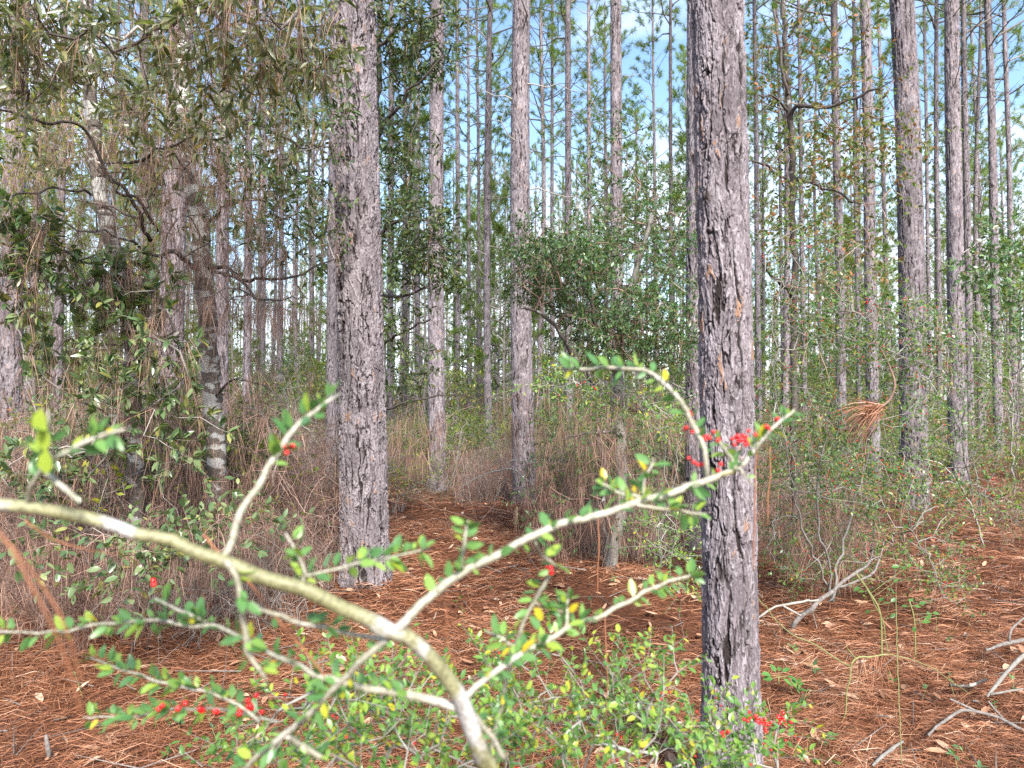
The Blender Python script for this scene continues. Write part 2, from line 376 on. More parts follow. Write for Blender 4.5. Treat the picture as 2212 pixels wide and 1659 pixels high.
M['needlebrown'] = tint_mat('dead_pine_needle', [(0, (.045, .019, .012)), (.33, (.165, .063, .031)), (.68, (.33, .138, .068)), (.9, (.46, .245, .145)), (1, (.58, .40, .28))], .55, .3)
M['drape'] = tint_mat('hanging_dead_needle', [(0, (.10, .060, .048)), (.4, (.19, .110, .082)), (.8, (.30, .18, .13)), (1, (.42, .27, .19))], .6, .25)
M['twig'] = tint_mat('grey_twig', [(0, (.10, .085, .075)), (.6, (.20, .175, .155)), (1, (.34, .31, .28))], .8, .2, .3, .3, 120)
M['paletwig'] = tint_mat('pale_yaupon_twig', [(0, (.18, .16, .135)), (.6, (.28, .26, .225)), (1, (.38, .36, .32))], .7, .25, .22, .2, 90)
M['darktwig'] = tint_mat('dark_twig', [(0, (.045, .036, .032)), (.6, (.085, .070, .062)), (1, (.15, .125, .11))], .85, .2, .3, .3, 90)
M['browntwig'] = tint_mat('brown_twig', [(0, (.12, .072, .055)), (.6, (.235, .145, .115)), (1, (.40, .28, .235))], .85, .2, .3, .2, 90)
M['greenstem'] = tint_mat('green_vine_stem', [(0, (.14, .15, .05)), (1, (.26, .25, .10))], .6, .3, .2, .1, 60)
M['lichenbark'] = tint_mat('lichen_bark', [(0, (.12, .10, .085)), (1, (.15, .125, .105))], .85, .2, .45, .8, 55, (1, 1, 1.8), ((.46, .45, .42), 7.0, .50))
M['limbbark'] = tint_mat('limb_bark', [(0, (.07, .058, .050)), (1, (.09, .075, .065))], .85, .2, .45, .7, 70, (1, 1, 1), ((.27, .26, .24), 13.0, .60))
M['palebark'] = tint_mat('pale_stem_bark', [(0, (.18, .165, .145)), (1, (.22, .205, .18))], .8, .2, .3, .5, 60, (1, 1, 1.5), ((.20, .16, .13), 9.0, .62))
M['deadwood'] = tint_mat('weathered_dead_wood', [(0, (.11, .095, .085)), (1, (.21, .185, .165))], .85, .2, .4, .7, 60, (1, 1, 1))
M['berry'] = tint_mat('red_berry', [(0, (.55, .012, .012)), (1, (.72, .035, .02))], .22, .6)

def nearstem_mat():
    """smooth olive-green young bark with pale whitish bands"""
    m, t, n, l = newmat('yaupon_stem_bark')
    at = n('ShaderNodeAttribute'); at.attribute_name = 'tint'
    tcn = n('ShaderNodeTexCoord'); nn = n('ShaderNodeTexNoise'); nn.inputs['Scale'].default_value = 17; nn.inputs['Detail'].default_value = 3; l(tcn.outputs['Object'], nn.inputs['Vector'])
    n2 = n('ShaderNodeTexNoise'); n2.inputs['Scale'].default_value = 240; n2.inputs['Detail'].default_value = 3; l(tcn.outputs['Object'], n2.inputs['Vector'])
    cr = n('ShaderNodeValToRGB'); ramp(cr, [(0, (.15, .145, .065)), (.42, (.20, .19, .092)), (.53, (.25, .24, .13)), (.60, (.40, .385, .36))])
    l(nn.outputs['Fac'], cr.inputs['Fac'])
    c2 = n('ShaderNodeValToRGB'); ramp(c2, [(.32, (.55, .53, .50)), (.5, (.95, .95, .94)), (.68, (1.2, 1.2, 1.2))]); l(n2.outputs['Fac'], c2.inputs['Fac'])
    pale = n('ShaderNodeMix'); pale.data_type = 'RGBA'; l(at.outputs['Fac'], pale.inputs['Factor']); l(cr.outputs['Color'], pale.inputs['A']); pale.inputs['B'].default_value = (.36, .34, .27, 1)
    mu = n('ShaderNodeMix'); mu.data_type = 'RGBA'; mu.blend_type = 'MULTIPLY'; mu.inputs['Factor'].default_value = 1; l(pale.outputs['Result'], mu.inputs['A']); l(c2.outputs['Color'], mu.inputs['B'])
    p = n('ShaderNodeBsdfPrincipled'); p.inputs['Roughness'].default_value = .55; l(mu.outputs['Result'], p.inputs['Base Color'])
    o = n('ShaderNodeOutputMaterial'); l(p.outputs[0], o.inputs['Surface']); return m
M['nearstem'] = nearstem_mat()

def ground_mat():
    m, t, n, l = newmat('pine_litter_ground')
    tcn = n('ShaderNodeTexCoord')
    a = n('ShaderNodeTexNoise'); a.inputs['Scale'].default_value = 1.3; a.inputs['Detail'].default_value = 6; l(tcn.outputs['Object'], a.inputs['Vector'])
    b = n('ShaderNodeTexNoise'); b.inputs['Scale'].default_value = 38; b.inputs['Detail'].default_value = 6; b.inputs['Roughness'].default_value = .7; l(tcn.outputs['Object'], b.inputs['Vector'])
    c = n('ShaderNodeTexVoronoi'); c.inputs['Scale'].default_value = 26; mp2 = n('ShaderNodeMapping'); mp2.inputs['Scale'].default_value = (1, .25, 1); l(tcn.outputs['Object'], mp2.inputs['Vector']); l(mp2.outputs[0], c.inputs['Vector'])
    r1 = n('ShaderNodeValToRGB'); ramp(r1, [(.3, (.045, .021, .014)), (.5, (.105, .042, .022)), (.72, (.19, .078, .038))]); l(b.outputs['Fac'], r1.inputs['Fac'])
    r2 = n('ShaderNodeValToRGB'); ramp(r2, [(.3, (.65, .62, .6)), (.7, (1.25, 1.2, 1.15))]); l(a.outputs['Fac'], r2.inputs['Fac'])
    mu = n('ShaderNodeMix'); mu.data_type = 'RGBA'; mu.blend_type = 'MULTIPLY'; mu.inputs['Factor'].default_value = 1; l(r1.outputs['Color'], mu.inputs['A']); l(r2.outputs['Color'], mu.inputs['B'])
    p = n('ShaderNodeBsdfPrincipled'); p.inputs['Roughness'].default_value = .9; p.inputs['Specular IOR Level'].default_value = .15; l(mu.outputs['Result'], p.inputs['Base Color'])
    bp = n('ShaderNodeBump'); bp.inputs['Strength'].default_value = .9; bp.inputs['Distance'].default_value = .02; l(b.outputs['Fac'], bp.inputs['Height']); l(bp.outputs[0], p.inputs['Normal'])
    o = n('ShaderNodeOutputMaterial'); l(p.outputs[0], o.inputs['Surface']); return m
M['ground'] = ground_mat()

# ------------------------------------------------------------------ the ground: one sheet to the horizon
def make_ground():
    t = np.linspace(-7.4, 7.4, 380); xs = .75 * np.sinh(t); ys = 3.5 + .75 * np.sinh(t)
    X, Y = np.meshgrid(xs, ys); Z = gz(X, Y); n = len(xs)
    V = np.stack([X, Y, Z], -1).reshape(-1, 3)
    i, j = np.meshgrid(np.arange(n - 1), np.arange(n - 1), indexing='ij')
    Q = np.stack([i * n + j, i * n + j + 1, (i + 1) * n + j + 1, (i + 1) * n + j], -1).reshape(-1, 4)
    o = link('ground', mesh('ground', V, np.zeros((0, 3)), Q, {}, M['ground'], True)); tag(o, 'forest floor of rust brown pine litter', None, None, 'structure')
make_ground()

# ------------------------------------------------------------------ pines
def trunk_mesh(name, ax, ay, rad, H, zv, nth, nzv, Nu, ph, amp, seed, knots=0, ztop_n=36):
    """a pine trunk: axis x(z), y(z), radius(z); bark plates as relief, dense up to ZV"""
    z = np.concatenate([np.linspace(-.12, zv, nzv), np.linspace(zv, H, ztop_n + 1)[1:]])
    th = np.arange(nth) / nth
    Z, TH = np.meshgrid(z, th, indexing='ij')
    x = TH * Nu; y = Z / ph
    def nz_(k, ky, sd): return vn(x * k, y * ky, seed + sd, Nu * k) - .5
    wx = x + .9 * nz_(1, .9, 0) + .42 * nz_(4, 4, 9) + .22 * nz_(9, 9, 10)
    wy = y + .8 * nz_(1, 1, 5) + .30 * nz_(4, 5, 7) + .14 * nz_(9, 12, 8)
    e1, i1 = voro(wx, wy, Nu, seed + 20)
    fm = np.clip((vn(x, y * .9, seed + 33, Nu) * .75 + vn(x * 3, y * 2, seed + 34, Nu * 3) * .5) * 1.5 - .42, 0, 1)
    lx = x + 1.15 * nz_(1, .55, 70) + .42 * nz_(3, 2.2, 71) + .20 * nz_(8, 7, 72) + .07 * nz_(18, 18, 73)
    ln = np.abs(np.mod(lx, 1.0) - .5); l2 = np.abs(np.mod(lx * 1.0 + .55 + .5 * nz_(2, 1.2, 75), 1.0) - .5)
    fm2 = np.clip((vn(x * 2, y * 1.2, seed + 36, Nu * 2) * .6 + vn(x * 5, y * 4, seed + 37, Nu * 5) * .6) * 1.6 - .55, 0, 1)
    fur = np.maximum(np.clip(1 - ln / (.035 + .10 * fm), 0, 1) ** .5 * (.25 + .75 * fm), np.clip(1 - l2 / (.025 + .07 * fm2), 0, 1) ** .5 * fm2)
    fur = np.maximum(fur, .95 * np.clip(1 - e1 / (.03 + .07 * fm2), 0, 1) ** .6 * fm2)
    e2, i2 = voro(wx * 3 + .5 * nz_(6, 6, 3), wy * 3.6 + .3 * nz_(6, 8, 4), Nu * 3, seed + 40)
    e3, i3 = voro(wx * 7 + .4 * nz_(14, 14, 13), wy * 8 + .3 * nz_(14, 16, 14), Nu * 7, seed + 50)
    crk = (1 - np.clip(e2 / .10, 0, 1)) * (i2 > .25)
    h = amp * (1 - 1.25 * fur + .40 * (i1 - .5) + .60 * (i2 - .5) + .34 * (i3 - .5) - .30 * crk + .25 * nz_(20, 16, 61))
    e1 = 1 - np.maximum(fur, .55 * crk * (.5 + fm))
    kn = np.zeros_like(h)
    R = rad(Z)
    for q in range(knots):
        kz = RNG.uniform(.4, zv); kt = RNG.random(); s = RNG.uniform(.012, .024)
        dth = (np.abs(TH - kt + .5) % 1.0 - .5) * 2 * math.pi * R; dz = (Z - kz)
        kn = np.maximum(kn, np.exp(-(dth ** 2 + (dz * .8) ** 2) / (2 * s * s)))
    h = h + kn * amp * .9 - amp * .8
    lob = .035 * R * np.sin(2 * math.pi * (2 * TH + seed * .13 + .05 * Z))
    RR = R + h + lob
    V = np.stack([ax(Z) + RR * np.cos(2 * math.pi * TH), ay(Z) + RR * np.sin(2 * math.pi * TH), Z], -1).reshape(-1, 3)
    n = len(z); i, j = np.meshgrid(np.arange(n - 1), np.arange(nth), indexing='ij'); j2 = (j + 1) % nth
    Q = np.stack([i * nth + j, i * nth + j2, (i + 1) * nth + j2, (i + 1) * nth + j], -1).reshape(-1, 4)
    flk = np.clip(.25 * i1 + .40 * i2 + .35 * i3, 0, 1) * .80; flk = np.where((i2 > .962) & (e2 > .06) & (fur < .2), .9 + .1 * i3, flk)
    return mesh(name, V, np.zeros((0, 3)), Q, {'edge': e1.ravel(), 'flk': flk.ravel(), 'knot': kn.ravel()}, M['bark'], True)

def crown_geo(H, z0, seed, nb=46, tufts=7, per=34, nw=.0105, rmax=2.5):
    """living branches with needle tufts from height Z0 to the top, and the wood that carries them"""
    rng = np.random.default_rng(seed); gn, gw = G(), G()
    B, D = [], []
    for b in range(nb):
        f = (b + rng.random()) / nb; z = z0 + (H - z0) * f ** .85
        L = rmax * (1 - f) ** .65 * rng.uniform(.55, 1.15) + .35; az = b * 2.4 + rng.uniform(-.5, .5)
        el = rng.uniform(.15, .5) + f * .5
        s = np.linspace(0, 1, 6); r = L * s
        path = np.stack([np.cos(az) * r * math.cos(el), np.sin(az) * r * math.cos(el), z + r * math.sin(el) + .12 * L * s ** 2], -1)
        path[1:] += rng.normal(size=(5, 3)) * .05
        tube(gw, path, np.linspace(.022 * (L / rmax) + .006, .005, 6), 4, rng.random(), False)
        for q in range(tufts):
            t = 1 - .55 * (q / tufts) * rng.uniform(.6, 1.3); k = min(4, max(0, int(t * 5))); pt = path[k] + (path[k + 1] - path[k]) * (t * 5 - k)
            d = unit(path[-1] - path[0]) + rng.normal(size=3) * (.55 if q else .15) + np.array([0, 0, .35]); d = unit(d)
            tip = pt + d * rng.uniform(.12, .38) * (1 if q else .4)
            if q: sticks(gw, pt[None], tip[None], .007, .004)
            B.append(tip); D.append(d)
    B, D = np.array(B), np.array(D); m = len(B); I = np.repeat(np.arange(m), per)
    off = rng.uniform(-.16, .03, m * per)[:, None] * D[I]
    nd = unit(D[I] * .75 + rng.normal(size=(m * per, 3)) * .62)
    needles(gn, B[I] + off, nd, rng.uniform(.15, .27, m * per), nw, .12, np.clip(np.repeat(rng.random(m), per) * .6 + rng.random(m * per) * .4, 0, 1))
    return gn, gw

def dead_geo(z0, z1, seed, n=14, L=(.5, 1.9)):
    """bare dead branches below the crown"""
    rng = np.random.default_rng(seed); g = G()
    for b in range(n):
        z = rng.uniform(z0, z1); az = rng.uniform(0, 6.283); ln = rng.uniform(*L) * rng.uniform(.4, 1); el = rng.uniform(-.05, .8)
        s = np.linspace(0, 1, 6); p = np.stack([np.cos(az) * ln * s * math.cos(el), np.sin(az) * ln * s * math.cos(el), z + ln * s * math.sin(el) - .08 * ln * s ** 2], -1)
        p[1:] += rng.normal(size=(5, 3)) * .035 * ln
        tube(g, p, np.linspace(.013, .003, 6), 4, rng.random(), False)
        for q in range(2):
            k = rng.integers(2, 5); d = unit(p[-1] - p[0] + rng.normal(size=3) * .7 * ln); sticks(g, p[k][None], (p[k] + d * ln * rng.uniform(.15, .4))[None], .005, .002)
    return g

# shared crowns, bare branches and thin trunks for the trees further back
CROWN, CWOOD, DEAD, THIN = [], [], [], []
for k in range(6):
    gn, gw = crown_geo(20, [8.0, 9.5, 6.2, 8.6, 10.5, 5.2][k], 100 + k)
    for store, g, nm, mt in ((CROWN, gn, 'crown', 'needle'), (CWOOD, gw, 'crown_branches', 'twig'), (DEAD, dead_geo(3.0, 10.5, 130 + k, 16), 'dead_branches', 'twig')):
        V, T, Q, A = g.arrays(); store.append(mesh(nm, V, T, Q, {'tint': A}, M[mt]))
    a, b, c = RNG.uniform(-.16, .16), RNG.uniform(2, 5), RNG.uniform(0, 6)
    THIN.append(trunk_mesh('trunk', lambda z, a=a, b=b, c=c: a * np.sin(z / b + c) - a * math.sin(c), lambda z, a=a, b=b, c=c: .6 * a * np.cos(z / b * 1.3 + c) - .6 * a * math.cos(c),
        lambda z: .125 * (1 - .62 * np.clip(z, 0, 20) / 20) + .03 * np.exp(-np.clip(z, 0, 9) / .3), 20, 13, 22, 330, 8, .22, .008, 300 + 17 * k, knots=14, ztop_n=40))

PINES = []                                     # (x, y) of every pine, to keep others from standing inside
def near_pine(label, ut, um, ub, d, w, H=21, res=(96, 420), Nu=12, ph=.19, amp=.007, knots=6, seed=1, crown=0, z0=11.0, flare=.16, dead=10, group=None):
    """a pine read from the photograph: its middle at the top, half way and the foot of the picture, its distance and its width"""
    x0 = P(ub, 900, d)[0]; y0 = P(ub, 900, d)[1]
    zt, zm = P(ut, 0, d)[2], P(um, 550, d)[2]; xt, xm = P(ut, 0, d)[0] - x0, P(um, 550, d)[0] - x0
    base = (x0, y0, float(gz(x0, y0)))
    q = np.polyfit([0, zm, zt], [0, xm, xt], 2)
    ax = lambda z: np.where(z < zt, np.polyval(q, np.clip(z, -.2, zt)), xt + (z - zt) * (2 * q[0] * zt + q[1]))
    r0 = w / 2 * d / F
    wob = RNG.uniform(0, 6)
    ay = lambda z: .012 * z + .02 * np.sin(z * .7 + wob)
    rad = lambda z: r0 * (1.04 - .028 * np.clip(z, 0, H)) * np.clip(1.0, 0, 1) + r0 * flare * np.exp(-np.clip(z, 0, 9) / .22)
    t = thing('pine_tree', label, 'pine tree', base, group)
    zv = min(zt + .6, H - 3)
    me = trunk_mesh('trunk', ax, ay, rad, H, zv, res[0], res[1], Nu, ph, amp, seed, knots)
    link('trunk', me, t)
    xT, yT = float(ax(np.array(H * .8))), float(ay(np.array(H * .8)))
    for nm, lst in (('crown', CROWN), ('crown_branches', CWOOD)):
        c = link(nm, lst[crown % 6 if d > 16 else (1, 4)[crown % 2]], t); c.location = (0, yT, (H - 20) + .4); c.rotation_mode = 'ZYX'; c.rotation_euler = (0, math.atan2(xT, H * .8), seed)
    if dead:
        xD = float(ax(np.array(6.0)))
        c = link('dead_branches', DEAD[(crown + 2) % 6], t); c.location = (xD * .8, 0, 0); c.rotation_euler = (0, 0, seed * 2.1)
    PINES.append((x0, y0)); return t

near_pine('thick grey pine with deep bark plates, leaning slightly, nearest trunk behind the arching bare stem', 757, 771, 790, 5.75, 100, res=(380, 1250), Nu=15, ph=.24, amp=.018, knots=5, seed=5, crown=0, dead=0)
near_pine('closest pine with large flaking grey and orange bark plates, foot behind leafy sprigs', 1562, 1569, 1572, 2.85, 111, res=(340, 1500), Nu=10, ph=.22, amp=.011, knots=7, seed=23, crown=1, flare=.3, dead=0)
near_pine('dark trunk mostly hidden just behind the closest flaking pine', 1522, 1516, 1512, 7.4, 62, seed=31, dead=0, crown=2, Nu=12, res=(110, 460), amp=.010)
near_pine('straight pine in the middle gap rising behind the dark green evergreen thicket', 1127, 1124, 1134, 9.8, 46, seed=41, crown=3, res=(120, 480), Nu=13, knots=14, amp=.010)
near_pine('pine with its upper trunk wrapped by dark oak leaves, foot bare on rusty litter', 942, 940, 946, 11.4, 35, seed=47, crown=4, res=(110, 420), Nu=12, amp=.010)
near_pine('stout grey straight pine standing alone right of the red berried bushes', 1964, 1976, 1973, 9.8, 55, seed=53, crown=5, dead=0, res=(150, 560), Nu=15, amp=.011, knots=10)
near_pine('pine with a dark ring of knots, behind and beyond the stout straight one', 2076, 2070, 2070, 13.6, 36, seed=59, crown=0, res=(100, 380), Nu=13, knots=12, amp=.011)
near_pine('slim knotty pine close to the edge of the wood with leafy twigs across it', 2154, 2157, 2155, 19.5, 19, seed=61, crown=1, res=(60, 320), Nu=9, knots=14, amp=.010)
near_pine('reddish grey slim pine behind the red berried bush', 1884, 1886, 1887, 14.5, 26, seed=67, crown=2, res=(80, 360), Nu=11, knots=10, amp=.010)
near_pine('pine half veiled by the leafy sapling, between the forked sapling and the reddish pine', 1815, 1818, 1818, 17.5, 20, seed=71, crown=3, res=(60, 320), Nu=9, amp=.010)
near_pine('dark furrowed pine close behind the lichen spotted hardwood stems', 383, 366, 372, 8.2, 52, seed=73, crown=4, res=(130, 460), Nu=15, amp=.012, knots=3)
near_pine('grey pine glimpsed through hanging dead needles beside the lichen spotted hardwood', 472, 476, 478, 13.5, 29, seed=79, crown=5, res=(90, 360), Nu=12, amp=.010)
near_pine('pine whose pale lit edge shows behind the thick leaning trunk', 716, 716, 717, 15.5, 24, seed=83, crown=0, res=(80, 340), Nu=11, amp=.009)
near_pine('shaded pine at the very edge behind the leafy hardwood branches', 22, 20, 20, 10.5, 44, seed=89, crown=1, res=(100, 400), Nu=12, amp=.010)
near_pine('pine rising out of the top of the evergreen thicket', 1335, 1334, 1336, 13.0, 29, seed=97, crown=2, res=(90, 380), Nu=12, knots=10, amp=.010)
near_pine('slender pine with raised branch knots, beside the middle trunk', 1058, 1051, 1056, 19.5, 16, seed=101, crown=3, res=(56, 320), Nu=9, knots=16, amp=.009)
near_pine('slender pine midway between the middle trunk and the one above the evergreen', 1229, 1229, 1230, 20.5, 17, seed=103, crown=4, res=(56, 320), Nu=9, knots=16, amp=.009)
far_lab = 'slender grey pine among the many thin trunks standing far back in the plantation'
for i, (ut, um, d, w) in enumerate([(1275, 1274, 27, 12), (1195, 1193, 30, 10), (1028, 1034, 31, 9), (1009, 1012, 29, 9), (985, 988, 26, 12), (840, 842, 22, 15), (870, 873, 28, 10), (901, 901, 26, 11), (530, 531, 19, 18),
        (602, 603, 25, 13), (672, 671, 30, 10), (637, 637, 33, 8), (2040, 2033, 21, 12), (2101, 2098, 19, 15), (2014, 2012, 26, 9), (1737, 1738, 22, 11), (1640, 1640, 21, 12), (1858, 1857, 24, 11), (300, 304, 20, 15),
        (120, 122, 18, 19), (560, 566, 28, 11), (1690, 1692, 30, 9), (1455, 1452, 26, 11), (1415, 1418, 34, 9), (2190, 2192, 24, 13), (240, 236, 26, 12), (1310, 1309, 36, 7)]):
    near_pine(far_lab, ut, um, um, d, w, H=20 + (i * 7 % 5), seed=200 + i * 13, crown=i, res=(36, 280), Nu=8, ph=.22, knots=14, amp=.007, group='thin pines far back')

def far_pines():
    rng = np.random.default_rng(5); n = 0; tries = 0
    while n < 165 and tries < 4000:
        tries += 1
        d = 24 + 52 * rng.random() ** .8; u = rng.uniform(-80, 2290); x, y = P(u, 860, d)[:2]
        if any((x - a) ** 2 + (y - b) ** 2 < 3.2 for a, b in PINES): continue
        PINES.append((x, y)); k = int(rng.integers(0, 6)); s = rng.uniform(.82, 1.12); wq = s * rng.uniform(.75, 1.1)
        t = thing('pine_tree', far_lab, 'pine tree', (x, y, float(gz(x, y))), 'thin pines far back'); t.rotation_euler = (rng.normal() * .012, rng.normal() * .012, rng.uniform(0, 6.28)); t.scale = (wq, wq, s)
        link('trunk', THIN[k], t); a = int(rng.integers(0, 6))
        link('crown', CROWN[a], t); link('crown_branches', CWOOD[a], t)
        if d < 55: link('dead_branches', DEAD[int(rng.integers(0, 6))], t)
        n += 1
far_pines()

def young_pines():
    rng = np.random.default_rng(66); V_ = []
    for k in range(3):
        H = (6.0, 7.5, 9.0)[k]; gn, gw = crown_geo(H, 1.0, 160 + k, 30, 6, 36, .011, 1.25); g = G(); z = np.linspace(-.1, H, 14)
        tube(g, np.stack([.05 * np.sin(z), .05 * np.cos(z * .8), z], -1), np.linspace(.055, .008, 14), 7, .5, False); o = []
        for nm, q, mt in (('trunk', g, 'twig'), ('crown', gn, 'needle'), ('crown_branches', gw, 'twig')):
            V, T, Q, A = q.arrays(); o.append((nm, mesh(nm, V, T, Q, {'tint': A}, M[mt], nm == 'trunk')))
        V_.append(o)
    n = 0
    while n < 80:
        d = 16 + 46 * rng.random(); u = rng.uniform(-60, 2270); x, y = P(u, 860, d)[:2]
        if any((x - a) ** 2 + (y - b) ** 2 < 1.0 for a, b in PINES): continue
        PINES.append((x, y)); t = thing('young_pine', 'young bright green pine growing up between the tall grey trunks', 'pine tree', (x, y, float(gz(x, y))), 'young green pines'); t.rotation_euler = (0, 0, rng.uniform(0, 6.28)); s_ = rng.uniform(.7, 1.35); t.scale = (s_,) * 3
        for nm, me in V_[int(rng.integers(0, 3))]: link(nm, me, t)
        n += 1
young_pines()

# ------------------------------------------------------------------ hardwoods, evergreens and shrubs
def jitter_path(pts, amp, step=.06):
    p = smooth_path(pts, step); n = len(p)
    t = np.arange(n) * .55
    off = np.stack([vn(t + RNG.uniform(0, 99), t * 0, 11) - .5, vn(t + RNG.uniform(0, 99), t * 0, 12) - .5, vn(t + RNG.uniform(0, 99), t * 0, 13) - .5], -1)[:, :3]
    p = p.copy(); p[1:-1, :3] += off[1:-1] * amp; return p

def px_path(pts):
    """(u, v, distance, width in pixels) -> x, y, z, radius"""
    return np.array([[*P(u, v, d), w / 2 * d / F] for u, v, d, w in pts])

class Plant:
    """one plant: trunk or stems, limbs, twigs, leaves, berries, each a part"""
    def __init__(s, name, label, cat, foot, group=None):
        s.t = thing(name, label, cat, foot, group); s.roots = []; s.leaf, s.twig, s.berry = G(), G(), G()
    def stem(s, pts, mat, nm='limb', jit=.02, k=8, step=.06, px=True, a=None):
        p = px_path(pts) if px else np.asarray(pts, float); p = jitter_path(p, jit, step)
        if mat == 'nearstem': p[:, 3] *= 1 + .16 * (vn(np.arange(len(p)) * .35 + RNG.uniform(0, 99), np.zeros(len(p)), 77) - .5) + .22 * (RNG.random(len(p)) < .05)
        g = G(); tube(g, p[:, :3], p[:, 3], k, RNG.random() if a is None else a); build(nm, g, M[mat], s.t, True); s.roots.append(p[:, :3]); return p
    def net(s, targets, rmin=.0018, step=.16, jit=.12, k=4):
        paths, e, d, nodes = grow(s.roots, targets, rmin, step, jit, .12)
        for p, r in paths: tube(s.twig, p, r, k if r[0] > rmin * 1.6 else 3, RNG.random(), False)
        return e, d, nodes
    def berries(s, pts, r=.0032):
        th = [(0, 0, 1), (.94, 0, .33), (-.47, .82, .33), (-.47, -.82, .33), (.47, .82, -.33), (-.94, 0, -.33), (.47, -.82, -.33), (0, 0, -1)]
        o = np.array(th); T = [(0, 1, 2), (0, 2, 3), (0, 3, 1), (1, 4, 2), (2, 5, 3), (3, 6, 1), (1, 6, 4), (2, 4, 5), (3, 5, 6), (7, 5, 4), (7, 6, 5), (7, 4, 6)]
        for q in pts: s.berry.add(q + o * r * RNG.uniform(.8, 1.15), T, None, RNG.random())
    def single_berries(s, pts, r):
        if not hasattr(Plant, 'one'):
            bm = bmesh.new(); bmesh.ops.create_icosphere(bm, subdivisions=2, radius=1.0); me = bpy.data.meshes.new('berry'); bm.to_mesh(me); bm.free()
            for p_ in me.polygons: p_.use_smooth = True
            me.materials.append(M['berry']); Plant.one = me
        for q in pts:
            o = link('berry', Plant.one, s.t); o.location = Vector(q) - s.t.location; o.scale = (r * RNG.uniform(.85, 1.15),) * 3
    def done(s, leafmat, twigmat):
        for nm, g, mt, sm in (('twigs', s.twig, M[twigmat], False), ('foliage', s.leaf, M[leafmat] if leafmat else None, False), ('berries', s.berry, M['berry'], True)):
            if g.n: build(nm, g, mt, s.t, sm)
        return s.t

HANG = G()                                     # dead needles caught on twigs
def hang(pts, per=4, L=(.14, .26), w=.0022, lean=.25):
    I = np.repeat(np.arange(len(pts)), per); n = len(I)
    D = np.array([0, 0, -1.0]) + RNG.normal(size=(n, 3)) * lean
    needles(HANG, pts[I] + RNG.normal(size=(n, 3)) * .012, D, RNG.uniform(*L, n), w * RNG.uniform(.7, 1.3, n), .15)

def to_px(p):
    s_, c_ = math.sin(PITCH), math.cos(PITCH); x, y, z = p[:, 0], p[:, 1], p[:, 2] - CAMZ
    d = y * c_ + z * s_; return 1106 + F * x / d, 829.5 - F * (-y * s_ + z * c_) / d, d

def clear(T, line, rad, keep=.15):
    """thin out twigs in front of a trunk that the photograph shows bare"""
    u, v, d = to_px(T); L = np.array(line, float); uu = np.interp(v, L[:, 1], L[:, 0]); inn = (v > L[0, 1]) & (v < L[-1, 1]) & (np.abs(u - uu) < rad) & (d < L[0, 2] + .1)
    return T[~inn | (RNG.random(len(T)) < keep)]
WHITE = [(196, 110, 5.0), (200, 280, 5.0), (206, 430, 5.0)]
MOTTLE = [(400, 330, 5.5), (428, 480, 5.5), (440, 600, 5.5), (455, 800, 5.5), (462, 900, 5.5)]

def foot(u, v, d):
    p = P(u, v, d); return (p[0], p[1], float(gz(p[0], p[1])))

# --- leafy hardwood with a thin lichen-white stem
a = Plant('hardwood_tree', 'leafy hardwood with slender lichen white stem under hanging dead needles', 'tree', foot(300, 1300, 5.2))
tr = a.stem([(300, 1345, 5.2, 34), (292, 1000, 5.1, 33), (282, 760, 5.0, 32), (268, 600, 5.0, 32), (225, 470, 4.9, 30), (205, 330, 4.9, 28), (196, 170, 4.8, 26), (188, 0, 4.8, 25), (180, -200, 4.8, 22), (190, -500, 4.9, 14)], 'lichenbark', 'trunk', .03, 12)
for L in ([(325, 520, 5.0, 15), (285, 440, 4.7, 13), (215, 345, 4.5, 12), (185, 278, 4.4, 11), (110, 262, 4.2, 10), (0, 240, 4.0, 9), (-120, 215, 3.9, 6)],
          [(210, 345, 4.85, 9), (290, 350, 4.6, 12), (330, 330, 4.5, 10), (375, 312, 4.4, 8), (470, 300, 4.4, 5)],
          [(206, 420, 4.9, 10), (160, 415, 4.6, 10), (90, 410, 4.4, 8), (0, 425, 4.2, 7), (-90, 430, 4.1, 5)],
          [(200, 180, 4.8, 9), (120, 150, 4.4, 8), (20, 60, 4.0, 7), (-80, 0, 3.8, 4)],
          [(190, 60, 4.8, 10), (300, 40, 4.3, 9), (420, 60, 3.9, 8), (560, 45, 3.6, 6), (700, 55, 3.5, 3)],
          [(262, 560, 5.0, 9), (180, 560, 4.7, 8), (90, 520, 4.5, 6), (20, 480, 4.4, 4)],
          [(285, 800, 5.05, 9), (330, 730, 4.8, 8), (400, 720, 4.6, 5)], [(292, 1000, 5.1, 9), (230, 900, 4.7, 7), (130, 840, 4.5, 4)]):
    a.stem([(u, v, d, w * .6) for u, v, d, w in L], 'limbbark', 'limb', .05, 7)
T = np.vstack([pblob(330, 55, 3.7, 430, 115, .7, 165), pblob(80, 70, 3.6, 170, 130, .5, 75), pblob(560, 40, 3.6, 190, 80, .5, 85), pblob(300, 190, 3.9, 330, 90, .6, 45), pblob(40, 510, 4.3, 95, 80, .3, 75), pblob(250, 640, 4.6, 120, 100, .4, 75),
               pblob(330, 760, 4.6, 130, 120, .4, 85), pblob(120, 620, 4.5, 130, 80, .4, 50), pblob(290, 880, 4.7, 130, 90, .4, 45), pblob(110, 1010, 4.4, 90, 60, .3, 45), pblob(110, 760, 4.6, 110, 90, .4, 22), pblob(380, 300, 4.6, 120, 120, .5, 36), pblob(120, 300, 4.6, 130, 100, .5, 22), pblob(400, 960, 4.6, 90, 80, .4, 26)])
e, dr, nd = a.net(clear(clear(T, WHITE, 42), MOTTLE, 45), .0019, .16, .2)
top = e[:, 2] > 3.0
